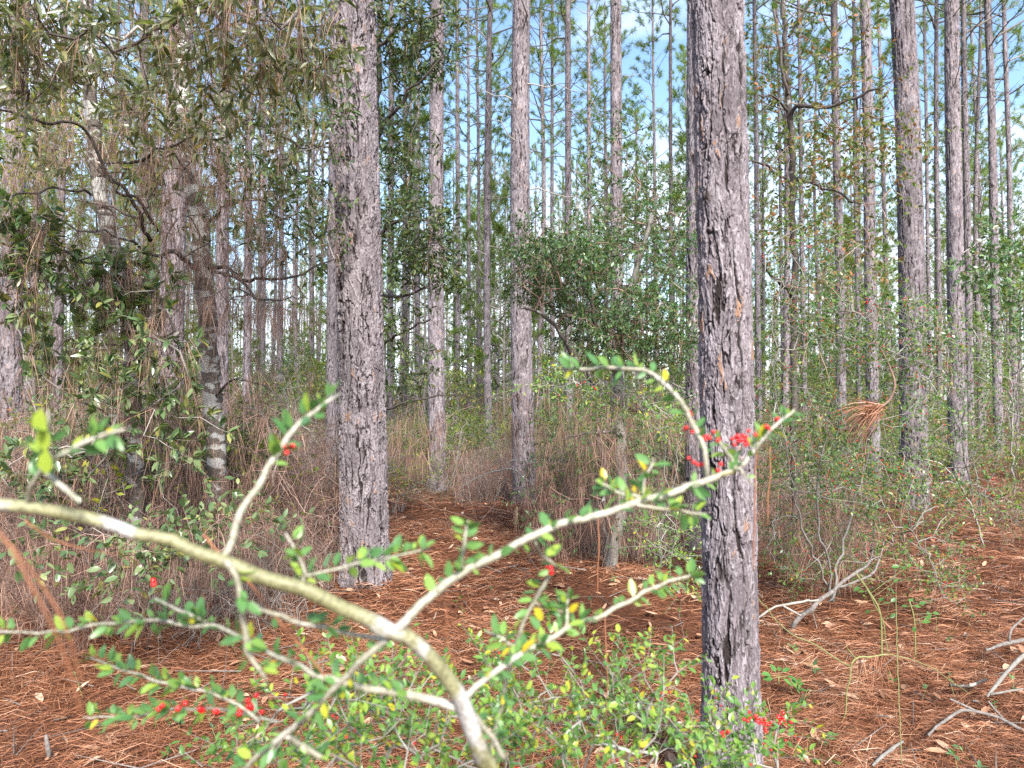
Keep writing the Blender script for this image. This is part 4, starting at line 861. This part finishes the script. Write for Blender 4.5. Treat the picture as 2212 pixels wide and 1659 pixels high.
# ------------------------------------------------------------------ the yaupon close to the lens
def near_yaupon():
    y = Plant('yaupon_shrub', 'out of focus yaupon arching across the view, smooth pale stem, bright leaves and red berries', 'shrub', (0.03, .86, float(gz(.03, .86))))
    base = np.array([.03, .86, float(gz(.03, .86)) - .03, .0115])
    main = np.vstack([base, [.0, .83, .55, .0108], [-.005, .80, .95, .0102], px_path([(1062, 1700, .76, 42), (1046, 1640, .75, 41), (1010, 1545, .73, 39), (958, 1462, .71, 38), (902, 1398, .70, 36), (850, 1362, .69, 36), (770, 1326, .68, 34), (690, 1289, .67, 34), (560, 1238, .66, 33), (480, 1206, .655, 32),
        (400, 1180, .65, 32), (300, 1152, .645, 31), (180, 1122, .64, 31), (90, 1104, .635, 30), (0, 1094, .63, 29), (-200, 1085, .62, 24), (-500, 1090, .62, 14)])])
    main[:, 3] *= .9; y.stem(main, 'nearstem', 'trunk', .006, 14, .02, px=False, a=0.0)
    tw = []                                     # leafy twig axes: path, leaves per metre
    def br(pts, dens=70, nm='branch', a=.75, leaf0=.1):
        p = y.stem(pts, 'nearstem', nm, .004, 8, .012, a=a); tw.append((p[:, :3], dens, leaf0)); return p
    br([(850, 1366, .69, 22), (880, 1336, .69, 21), (930, 1290, .70, 20), (1000, 1240, .71, 19), (1060, 1204, .72, 18), (1160, 1156, .74, 18), (1280, 1114, .77, 17), (1400, 1080, .80, 16), (1500, 1046, .82, 15), (1582, 1018, .84, 14), (1606, 1002, .85, 12), (1640, 958, .86, 9), (1690, 906, .88, 7), (1716, 884, .89, 4)], 75)
    br([(1528, 1030, .83, 11), (1518, 970, .83, 11), (1496, 920, .84, 11), (1474, 868, .84, 10), (1432, 822, .85, 10), (1396, 802, .86, 9), (1330, 796, .87, 9), (1212, 795, .90, 6)], 85)
    br([(1586, 1018, .84, 9), (1578, 988, .84, 8), (1552, 952, .84, 6), (1530, 935, .85, 4)], 60)
    br([(1596, 1010, .845, 7), (1630, 1050, .85, 4)], 20)
    br([(1400, 1082, .80, 9), (1350, 1066, .81, 7), (1285, 1038, .82, 5)], 150)
    br([(1372, 1090, .79, 7), (1440, 1098, .80, 6), (1525, 1110, .82, 4)], 130)
    br([(1390, 1082, .80, 6), (1395, 1040, .80, 5), (1412, 990, .81, 3)], 110)
    br([(482, 1204, .655, 17), (502, 1160, .66, 16), (522, 1108, .665, 15), (556, 1048, .675, 14), (602, 972, .69, 13), (642, 924, .70, 11), (698, 872, .71, 8), (735, 850, .72, 5)], 75, leaf0=.5)
    br([(484, 1212, .65, 15), (512, 1240, .65, 13), (524, 1310, .655, 12), (530, 1374, .66, 11), (541, 1424, .665, 11), (575, 1468, .67, 8)], 60)
    br([(1004, 1534, .73, 20), (950, 1516, .73, 19), (860, 1496, .74, 18), (790, 1484, .75, 17), (733, 1474, .75, 15), (633, 1434, .76, 12), (567, 1399, .77, 10), (527, 1379, .77, 9), (460, 1354, .78, 9), (423, 1350, .78, 8), (317, 1341, .78, 7), (247, 1344, .79, 6), (167, 1358, .79, 6), (83, 1369, .80, 5), (-10, 1364, .80, 4)], 95)
    br([(440, 1352, .78, 8), (433, 1338, .78, 8), (383, 1319, .77, 7), (333, 1292, .76, 4)], 140)
    br([(560, 1560, .86, 7), (517, 1523, .86, 7), (467, 1499, .86, 6), (400, 1483, .87, 6), (300, 1459, .87, 5), (233, 1434, .88, 4), (185, 1422, .88, 3)], 150)
    br([(600, 1560, .92, 7), (493, 1534, .93, 6), (400, 1533, .93, 5), (333, 1536, .93, 5), (277, 1551, .94, 4), (180, 1549, .95, 3)], 120)
    br([(532, 1312, .655, 9), (607, 1333, .68, 9), (683, 1353, .70, 9), (737, 1365, .71, 9), (804, 1376, .71, 9), (836, 1384, .70, 8)], 60)
    br([(845, 1372, .69, 16), (780, 1428, .70, 15), (700, 1512, .72, 14), (617, 1588, .74, 14), (547, 1643, .76, 13), (480, 1700, .78, 8)], 60)
    br([(620, 1590, .74, 12), (650, 1606, .76, 13), (705, 1642, .78, 11)], 50)
    br([(1004, 1508, .725, 14), (1040, 1472, .74, 13), (1104, 1427, .77, 12), (1154, 1399, .79, 12), (1220, 1359, .81, 11), (1304, 1326, .84, 10), (1404, 1276, .87, 8), (1457, 1252, .89, 7), (1512, 1238, .91, 4)], 95)
    br([(1157, 1170, .745, 8), (1180, 1208, .77, 7), (1197, 1224, .78, 7), (1184, 1254, .79, 8), (1157, 1294, .80, 8), (1130, 1354, .81, 9), (1114, 1397, .82, 9), (1100, 1441, .83, 9), (1084, 1507, .84, 9), (1070, 1584, .85, 9), (1058, 1645, .86, 8)], 75)
    br([(1114, 1397, .82, 6), (1085, 1382, .82, 6), (1050, 1364, .83, 4)], 120)
    br([(1155, 1300, .80, 5), (1194, 1316, .82, 5), (1225, 1322, .83, 3)], 120)
    br([(1222, 1358, .81, 7), (1226, 1310, .82, 6), (1230, 1270, .83, 5)], 140)
    br([(1016, 1538, .73, 13), (1054, 1584, .75, 13), (1092, 1642, .77, 11)], 30)
    br([(1000, 1242, .71, 8), (998, 1200, .71, 8), (1004, 1156, .71, 7), (1011, 1124, .715, 4)], 130)
    br([(700, 1290, .68, 6), (653, 1249, .70, 6), (737, 1229, .72, 5), (804, 1209, .74, 5), (930, 1186, .77, 3)], 150)
    br([(660, 1246, .70, 6), (648, 1210, .70, 6), (617, 1152, .71, 4)], 130)
    br([(55, 1098, .635, 11), (66, 1054, .62, 10), (90, 1020, .61, 10), (107, 980, .60, 8), (104, 886, .59, 4)], 60, leaf0=.35)
    br([(100, 1022, .61, 11), (135, 1054, .60, 12), (172, 1084, .59, 9)], 0)
    br([(112, 992, .60, 9), (160, 968, .60, 10), (200, 952, .60, 9), (268, 928, .60, 7)], 110)
    for p, dens, l0 in tw:
        L = np.linalg.norm(np.diff(p, axis=0), axis=1).sum(); n = int(L * dens * 2.5)
        if n < 1: continue
        t = l0 + (1 - l0) * RNG.random(n); idx = np.clip(t * (len(p) - 1), 0, len(p) - 2); i = idx.astype(int); pos = p[i] + (p[i + 1] - p[i]) * (idx - i)[:, None]
        ax = unit(p[i + 1] - p[i]); perp = RNG.normal(size=(n, 3)) + [0, 0, .35]; perp -= ax * (perp * ax).sum(1, keepdims=True)
        sz = RNG.uniform(.0085, .0225, n)
        leaves(y.leaf, pos + unit(perp) * .003, ax * .5 + unit(perp), np.array([0, -.35, .9]) + RNG.normal(size=(n, 3)) * .5, sz, sz * RNG.uniform(.42, .55, n), RNG.uniform(0, .2, n), RNG.random(n) ** 1.25)
    for u, v in ((88, 912), (96, 950), (100, 1000)): leaves(y.leaf, P(u, v + 25, .59)[None], np.array([[.1, -.2, 1.0]]), np.array([[0, -1.0, .2]]), .022, .014, .05, .93)
    cl = [(1486, 895), (1492, 922), (1500, 934), (1516, 938), (1530, 945), (1543, 940), (1552, 952), (1588, 946), (1600, 938), (1602, 955), (1612, 948), (1622, 940), (1655, 927), (1684, 902), (1494, 986), (1520, 1004), (1510, 1002), (1556, 1010), (1608, 958), (1592, 955), (1538, 930), (1485, 928), (620, 974), (630, 968), (1197, 1232), (1190, 1226)]
    y.single_berries([P(u, v, .84 if u > 1300 else (.69 if u < 700 else .78)) + RNG.normal(size=3) * .003 for u, v in cl for _ in (0, 1)], .0026)
    y.single_berries([P(u, v, .87) + RNG.normal(size=3) * .004 for u, v in ((335, 1268), (355, 1525), (400, 1528), (538, 1521), (520, 1532), (528, 1528), (556, 1540), (440, 1530), (470, 1532), (545, 1518)) for _ in (0, 1)], .0036)
    y.done('nearleaf', 'paletwig')
near_yaupon()

def low_yaupon(label, ft, blobs, L, nl, berry, seedb):
    y = Plant('yaupon_shrub', label, 'shrub', ft); T = np.vstack([pblob(*q[:6], int(q[6] * 1.0)) for q in blobs]); T[:, 2] = np.maximum(T[:, 2], .04)
    ft = np.array(ft)
    for k in range(5):
        tgt = T[RNG.integers(0, len(T))]; mid = ft * .5 + tgt * .5 + np.array([0, 0, .08]); y.stem(np.array([[*(ft - [0, 0, .03]), .005], [*mid, .004], [*tgt, .0025]]), 'paletwig', 'stem', .02, 6, .03, px=False, a=.3)
    e, dr, nd = y.net(T, .0007, .07, .25)
    leafy_twigs(y.leaf, y.twig, e, dr + RNG.normal(size=dr.shape) * .4 + [0, 0, .2], .08, nl, L * 1.12, L * .58, .0007, up=.4, droop=.1)
    bp = e[RNG.random(len(e)) < berry]
    if len(bp): y.berries(np.repeat(bp, 3, 0) + RNG.normal(size=(len(bp) * 3, 3)) * .008, .0034)
    y.done('bright', 'paletwig'); return y
low_yaupon('low bright green yaupon tangle below the arching pale stem', (-.05, 1.62, float(gz(-.05, 1.62))),
    [(900, 1600, 1.35, 260, 70, .25, 130), (1250, 1580, 1.5, 230, 80, .3, 130), (1430, 1610, 1.5, 120, 50, .25, 50), (620, 1600, 1.3, 160, 60, .2, 60), (1100, 1470, 1.55, 170, 50, .25, 50), (1380, 1450, 1.6, 110, 50, .2, 36), (760, 1480, 1.35, 160, 60, .2, 50)], .018, 9, .05, 1)
yb = low_yaupon('small yaupon sprig with tight red berry clusters against the foot of the closest pine', (.62, 1.75, float(gz(.62, 1.75))),
    [(1550, 1570, 1.75, 70, 35, .15, 26), (1640, 1600, 1.75, 80, 45, .15, 24), (1560, 1640, 1.7, 70, 35, .15, 18), (1700, 1570, 1.8, 40, 25, .1, 8)], .020, 9, .10, 2)
yb.single_berries([P(u, v, 1.62) + RNG.normal(size=3) * .006 for u, v in ((1640, 1556), (1646, 1562), (1652, 1558), (1650, 1568), (1658, 1562), (1676, 1552), (1684, 1556), (1690, 1550), (1694, 1554), (1564, 1576), (1568, 1580), (1610, 1548), (1630, 1556)) for _ in (0, 1, 2)], .0038)

# --- long dead needles hanging close to the lens
def strand(label, pts, mat='needlebrown', nm='pine_needle', a=.6, grp=None):
    p = jitter_path(px_path(pts), .004, .02); g = G(); tube(g, p[:, :3], p[:, 3] * .55, 5, a); o = build(nm, g, M[mat], None, True); tag(o, label, 'pine needle', grp); return o
strand('long rusty needle sloping down, outer one of the blurred pair', [(-40, 1110, .42, 9), (20, 1185, .42, 10), (75, 1275, .42, 10), (125, 1380, .43, 10), (165, 1500, .44, 8), (185, 1560, .45, 4)])
strand('long rusty needle sloping down, inner one of the blurred pair', [(-40, 1100, .44, 10), (30, 1190, .44, 10), (90, 1270, .45, 10), (130, 1340, .45, 9), (160, 1430, .46, 8), (178, 1490, .46, 3)])
strand('rusty needle slanting behind the pale stem beside the upright shoot', [(440, 1155, .69, 9), (490, 1205, .69, 10), (548, 1275, .70, 10), (633, 1378, .71, 10), (690, 1450, .72, 8), (740, 1520, .73, 4)])
strand('short rusty needle crossing from the stem edge under the leaves', [(55, 1125, .70, 8), (110, 1160, .72, 8), (190, 1186, .74, 6), (260, 1200, .75, 3)])
strand('bent rusty needle hanging under the rising branch', [(955, 1262, .74, 5), (966, 1340, .74, 6), (968, 1390, .75, 6), (985, 1430, .75, 3)])
strand('straight rusty needle hanging beside the closest pine, longer one', [(1633, 930, 1.3, 5), (1634, 1010, 1.3, 6), (1630, 1110, 1.3, 6), (1627, 1235, 1.3, 4)])
strand('straight rusty needle hanging beside the closest pine, shorter one', [(1664, 965, 1.4, 4), (1662, 1040, 1.4, 6), (1658, 1135, 1.4, 4)])
strand('thin rusty needle dangling before the pale twin stems', [(1292, 1110, 1.6, 5), (1294, 1180, 1.6, 5), (1290, 1290, 1.6, 3)])
strand('thin rusty needle dangling over the litter below the slanting twig', [(1306, 1320, 1.5, 4), (1310, 1400, 1.5, 5), (1312, 1490, 1.5, 5), (1308, 1560, 1.5, 3)])

def dead_tuft():
    t = thing('dead_pine_tuft', 'drooping tuft of dead orange pine needles on a curved twig among the red berries', 'pine twig', P(1902, 753, 4.55))
    p = smooth_path(px_path([(1900, 748, 4.55, 3), (1922, 793, 4.55, 4), (1933, 830, 4.5, 5), (1922, 863, 4.5, 5), (1896, 884, 4.45, 6)]), .02); g = G(); tube(g, p[:, :3], p[:, 3], 6, .4); build('twig', g, M['browntwig'], t, True)
    g = G(); n = 230; b = P(1897, 884, 4.45); D = np.array([-1.0, -.1, -.25]) + RNG.normal(size=(n, 3)) * [.22, .35, .42]; D[:, 2] -= .35 * RNG.random(n)
    needles(g, b + RNG.normal(size=(n, 3)) * .02, D, RNG.uniform(.16, .27, n), .0030, .12); build('needles', g, M['needlebrown'], t)
dead_tuft()

# ------------------------------------------------------------------ fallen wood and little plants on the floor
def wood(nm, label, cat, pts, mat='deadwood', sides=(), jit=.02, grp=None):
    p = px_path(pts); t = thing(nm, label, cat, p[0, :3], grp)
    q = jitter_path(p, jit * 1.4, .05); g = G(); tube(g, q[:, :3], .78 * q[:, 3] * (1 + .12 * RNG.normal(size=len(q))), 8, .6); build('stick', g, M[mat], t, True)
    for s_ in sides:
        q = jitter_path(px_path(s_), jit * .6, .05); g = G(); tube(g, q[:, :3], q[:, 3], 6, .6); build('side_twig', g, M[mat], t, True)
    return t
wood('fallen_branch', 'broken grey branch with a cut end propped in the undergrowth', 'branch', [(1712, 1356, 4.75, 15), (1762, 1304, 4.75, 14), (1808, 1269, 4.8, 11), (1852, 1239, 4.85, 8), (1880, 1212, 4.9, 5)], sides=[[(1808, 1269, 4.8, 6), (1880, 1245, 4.8, 5), (1900, 1208, 4.85, 4)]])
wood('fallen_branch', 'thin forked pale branch leaning from the closest pine towards the broken one', 'branch', [(1632, 1338, 4.6, 6), (1692, 1309, 4.6, 6), (1768, 1296, 4.65, 5)], 'paletwig', [[(1692, 1309, 4.6, 5), (1730, 1330, 4.6, 4)]])
wood('fallen_branch', 'long bent grey stick lying on the litter with a forked end', 'branch', [(2005, 1588, 3.45, 7), (2042, 1552, 3.55, 8), (2092, 1536, 3.6, 9), (2158, 1552, 3.6, 9), (2225, 1582, 3.5, 10)], sides=[[(2112, 1538, 3.6, 6), (2052, 1510, 3.6, 4)], [(2170, 1556, 3.6, 6), (2135, 1515, 3.6, 4)]], jit=.01)
wood('fallen_branch', 'smooth stick slanting up at the edge of the litter', 'branch', [(2132, 1505, 3.75, 9), (2168, 1459, 3.8, 11), (2215, 1414, 3.85, 12), (2280, 1360, 3.9, 12)], 'palebark', [[(2140, 1500, 3.75, 5), (2210, 1488, 3.75, 4)]], .01)
wood('fallen_branch', 'knotted grey stick with a curled twig above the slanting one', 'branch', [(2130, 1404, 4.3, 8), (2175, 1389, 4.35, 11), (2240, 1378, 4.4, 12)], sides=[[(2180, 1388, 4.35, 6), (2185, 1360, 4.35, 5), (2212, 1335, 4.4, 4)]], jit=.01)
wood('fallen_branch', 'short dark mottled stick half buried in needles', 'branch', [(2050, 1478, 4.0, 7), (2095, 1484, 3.95, 9), (2130, 1468, 4.0, 7)], 'limbbark', jit=.01)
wood('fallen_branch', 'short pale stick lying near the closest pine foot on litter', 'branch', [(1885, 1654, 3.12, 7), (1918, 1624, 3.2, 9), (1950, 1602, 3.3, 7)], 'palebark', jit=.006)
wood('wood_stub', 'upright grey broken stub poking from the litter', 'stub', [(106, 1632, 3.2, 13), (102, 1610, 3.2, 13), (99, 1588, 3.2, 9)], jit=.003)
wood('fallen_branch', 'pale bare twig arching above the litter far behind the leaning pine', 'branch', [(1170, 1064, 8.6, 4), (1130, 1030, 8.6, 5), (1100, 1012, 8.6, 5), (1040, 1030, 8.6, 3), (1000, 1050, 8.5, 2)], 'paletwig', [[(1100, 1012, 8.6, 3), (1106, 995, 8.6, 3), (1160, 1000, 8.6, 2)]])
wood('fallen_branch', 'crooked bleached branch standing behind the leafless brush', 'branch', [(590, 1050, 5.6, 5), (600, 960, 5.6, 6), (625, 880, 5.6, 7), (612, 840, 5.6, 6)], 'paletwig', [[(600, 970, 5.6, 5), (560, 890, 5.6, 5), (520, 880, 5.6, 4)], [(610, 890, 5.6, 4), (670, 930, 5.6, 3)]])
wood('fallen_branch', 'curved pale bare stem bowing beside the stout straight pine foot', 'branch', [(2125, 1180, 6.9, 4), (2105, 1110, 6.9, 5), (2075, 1050, 6.9, 5), (2030, 1005, 6.9, 4), (1990, 990, 6.9, 2)], 'paletwig', [[(2075, 1050, 6.9, 4), (2040, 1040, 6.9, 3), (2020, 1080, 6.9, 2)]])

def bent_sapling():
    t = thing('bare_sapling', 'bent leafless green stemmed sapling hung with orange needles on the litter', 'sapling', foot(1824, 1556, 3.75))
    for pts in ([(1823, 1562, 3.7, 5), (1828, 1520, 3.7, 6), (1838, 1443, 3.7, 6)], [(1838, 1440, 3.7, 5), (1758, 1393, 3.75, 5), (1692, 1356, 3.8, 4), (1638, 1293, 3.85, 3)], [(1838, 1440, 3.7, 7), (1850, 1425, 3.7, 8), (1875, 1418, 3.7, 7), (1918, 1413, 3.72, 5)], [(1850, 1425, 3.7, 4), (1835, 1408, 3.7, 4), (1828, 1392, 3.7, 3)], [(1918, 1413, 3.72, 4), (2010, 1440, 3.7, 3), (2095, 1500, 3.65, 2)], [(1918, 1413, 3.72, 4), (1905, 1340, 3.75, 4), (1860, 1240, 3.8, 3)]):
        q = jitter_path(px_path(pts), .012, .03); g = G(); tube(g, q[:, :3], q[:, 3] * .55, 6, RNG.random()); build('stem', g, M['greenstem'], t, True)
    g = G(); n = 46; b = np.array([P(RNG.uniform(1845, 1915), 1418, 3.7) for _ in range(n)]); needles(g, b, np.array([0, 0, -1.0]) + RNG.normal(size=(n, 3)) * .3, RNG.uniform(.1, .24, n), .0028, .1)
    build('needles', g, M['needlebrown'], t)
bent_sapling()
def vine(label, pts, leafpts, L, mat='greenstem', leafmat='seedling', d=4.0):
    t = thing('seedling', label, 'seedling', px_path(pts)[0, :3]); q = smooth_path(px_path(pts), .03); g = G(); tube(g, q[:, :3], q[:, 3], 6, .5); build('stem', g, M[mat], t, True)
    b = np.array([P(u, v, d) for u, v in leafpts]); n = len(b); g = G(); gs = G()
    near = np.array([q[np.argmin(np.linalg.norm(q[:, :3] - x, axis=1)), :3] for x in b]); sticks(gs, near, b, .0016, .0012)
    D = unit(b - near + 1e-5) + RNG.normal(size=(n, 3)) * .4; leaves(g, b, D, np.array([0, -.5, 1.0]) + RNG.normal(size=(n, 3)) * .3, L * RNG.uniform(.7, 1.15, n), L * .55 * RNG.uniform(.8, 1.15, n), .12)
    build('petioles', gs, M[mat], t); build('foliage', g, M[leafmat], t)
vine('broad leaved green seedling stem above the broken grey branch', [(1905, 1420, 4.2, 4), (1902, 1330, 4.2, 4), (1885, 1290, 4.2, 4), (1850, 1240, 4.2, 3)], [(1858, 1268), (1868, 1278), (1845, 1272), (1932, 1258), (1950, 1230), (1925, 1225), (1880, 1320), (1925, 1300), (1922, 1335), (1960, 1225), (1900, 1300), (1838, 1262)], .045, d=4.2)
vine('seedling with oval leaves on open litter beside the vertical vine stem', [(1978, 1420, 4.1, 3), (1975, 1340, 4.1, 3), (1965, 1300, 4.1, 3)], [(1975, 1310), (1985, 1305), (2005, 1330), (2015, 1325), (1990, 1345), (1975, 1352), (1965, 1300), (1962, 1310), (2000, 1340)], .05, d=4.1)
vine('tiny bright green rosette at the foot of the closest pine', [(1682, 1478, 3.95, 3), (1682, 1462, 3.95, 3)], [(1665, 1458), (1675, 1452), (1690, 1452), (1700, 1460), (1710, 1462), (1670, 1466), (1692, 1466), (1683, 1450)], .06, d=3.95)
strand('thin vertical grey green vine stem rising from the litter', [(1948, 1650, 3.1, 4), (1942, 1510, 3.2, 4), (1938, 1400, 3.3, 4), (1936, 1285, 3.4, 3)], 'greenstem', 'vine_stem', .2)['category'] = 'vine'

def seedlings():
    rng_ = np.random.default_rng(9); n = 0
    while n < 110:
        u = rng_.uniform(20, 2200); v = rng_.uniform(1180, 1655); d = CAMZ * F / (v - 860); x, y = P(u, v, d)[:2]
        if any((x - a) ** 2 + (y - b) ** 2 < .09 for a, b in PINES): continue
        z = float(gz(x, y)); t = thing('seedling', 'tiny green seedling with few small leaves poking up through the needle litter', 'seedling', (x, y, z), 'tiny seedlings in the litter'); g, gs = G(), G(); k = int(rng_.integers(4, 9)); h = rng_.uniform(.05, .16)
        top = np.array([rng_.normal() * .03, rng_.normal() * .03, h]); sticks(gs, np.zeros((1, 3)), top[None], .0016, .001)
        tt = rng_.uniform(.35, 1, k)[:, None]; D = rng_.normal(size=(k, 3)) * [1, 1, .3] + [0, 0, .35]; s = rng_.uniform(.025, .055)
        leaves(g, top * tt, D, np.array([0, 0, 1.0]) + rng_.normal(size=(k, 3)) * .3, s * rng_.uniform(.7, 1.1, k), s * .4, .15)
        build('stem', gs, M['greenstem'], t, origin=1); build('foliage', g, M['evergreen' if n % 3 else 'seedling'], t, origin=1); n += 1
seedlings()

# ------------------------------------------------------------------ litter and hanging needles (nobody could count them)
def litter():
    rng = np.random.default_rng(3); g, gl = G(), G()
    for n, dlo, dhi, w, lift in ((90000, 2.2, 5.0, .0021, .022), (75000, 4.5, 9.0, .0034, .03), (45000, 8.0, 18.0, .006, .035)):
        d = np.sqrt(rng.uniform(dlo ** 2, dhi ** 2, n)); u = rng.uniform(-120, 2330, n); x = d * (u - 1106) / F; y = d
        clump = vn(x * 2.2, y * 2.2, 31); keep = rng.random(n) < .35 + .9 * clump; x, y = x[keep], y[keep]; k = len(x)
        az = (vn(x * 1.6, y * 1.6, 41) * 2 - 1) * 3.0 + rng.normal(size=k) * 1.15
        up = np.abs(rng.normal(size=k)) * .16; z = gz(x, y) + rng.random(k) ** 2 * lift * (.4 + 1.6 * vn(x * 2.2, y * 2.2, 31)) + .002
        D = np.column_stack([np.cos(az), np.sin(az), up]); needles(g, np.column_stack([x, y, z]), D, rng.uniform(.11, .24, k), w * rng.uniform(.6, 1.3, k), .1 + up * .9, np.clip(rng.beta(1.7, 1.9, k) + .25 * (clump[keep] - .5), 0, 1))
    tag(build('pine_needle_litter', g, M['needlebrown']), 'rust orange carpet of dead pine needles over the forest floor', None, None, 'stuff')
    n = 6500; d = np.sqrt(rng.uniform(2.2 ** 2, 14 ** 2, n)); u = rng.uniform(-120, 2330, n); x = d * (u - 1106) / F; y = d; p = vn(x * .9 + 5, y * .9, 51); k = rng.random(n) < .15 + p; x, y = x[k], y[k]; n = len(x)
    leaves(gl, np.column_stack([x, y, gz(x, y) + rng.uniform(.008, .04, n)]), np.column_stack([rng.normal(size=(n, 2)), rng.normal(size=n) * .22]), np.column_stack([rng.normal(size=(n, 2)) * .5, np.ones(n)]), rng.uniform(.05, .11, n), rng.uniform(.018, .04, n), rng.uniform(-.25, .3, n))
    n = 1300; d = np.sqrt(rng.uniform(2.3 ** 2, 12 ** 2, n)); u = rng.uniform(-120, 2330, n); x = d * (u - 1106) / F; gt = G(); az = rng.uniform(0, 6.28, n); L = rng.uniform(.08, .4, n)
    A = np.column_stack([x, d, gz(x, d) + .028]); sticks(gt, A, A + np.column_stack([np.cos(az) * L, np.sin(az) * L, rng.normal(size=n) * .06]), rng.uniform(.0015, .0045, n), .0012, 4)
    tag(build('twig_litter', gt, M['deadwood']), 'small grey twigs strewn on the pine needles', None, None, 'stuff')
    tag(build('fallen_leaves', gl, M['litterleaf']), 'dry tan fallen leaves scattered over the pine needles', None, None, 'stuff')
litter()
# drapes in the thicket between the plants
hang(np.vstack([pblob(330, 330, 5.0, 330, 190, .8, 230), pblob(250, 650, 5.2, 260, 200, .6, 200), pblob(450, 950, 5.2, 210, 180, .5, 200), pblob(560, 800, 5.4, 130, 110, .4, 70), pblob(150, 900, 5.0, 160, 150, .5, 120), pblob(400, 1150, 4.9, 260, 90, .4, 160), pblob(130, 1200, 4.4, 150, 90, .4, 110)]), 5, (.13, .27), .0022, .3)
hang(np.vstack([pblob(1760, 1130, 5.5, 110, 110, .4, 90), pblob(1180, 960, 7.5, 110, 110, .5, 70), pblob(1120, 900, 8.5, 60, 90, .4, 40)]), 7)
tag(build('hanging_pine_needles', HANG, M['drape']), 'brown dead pine needles caught and hanging all over the twigs of the thicket', None, None, 'stuff')
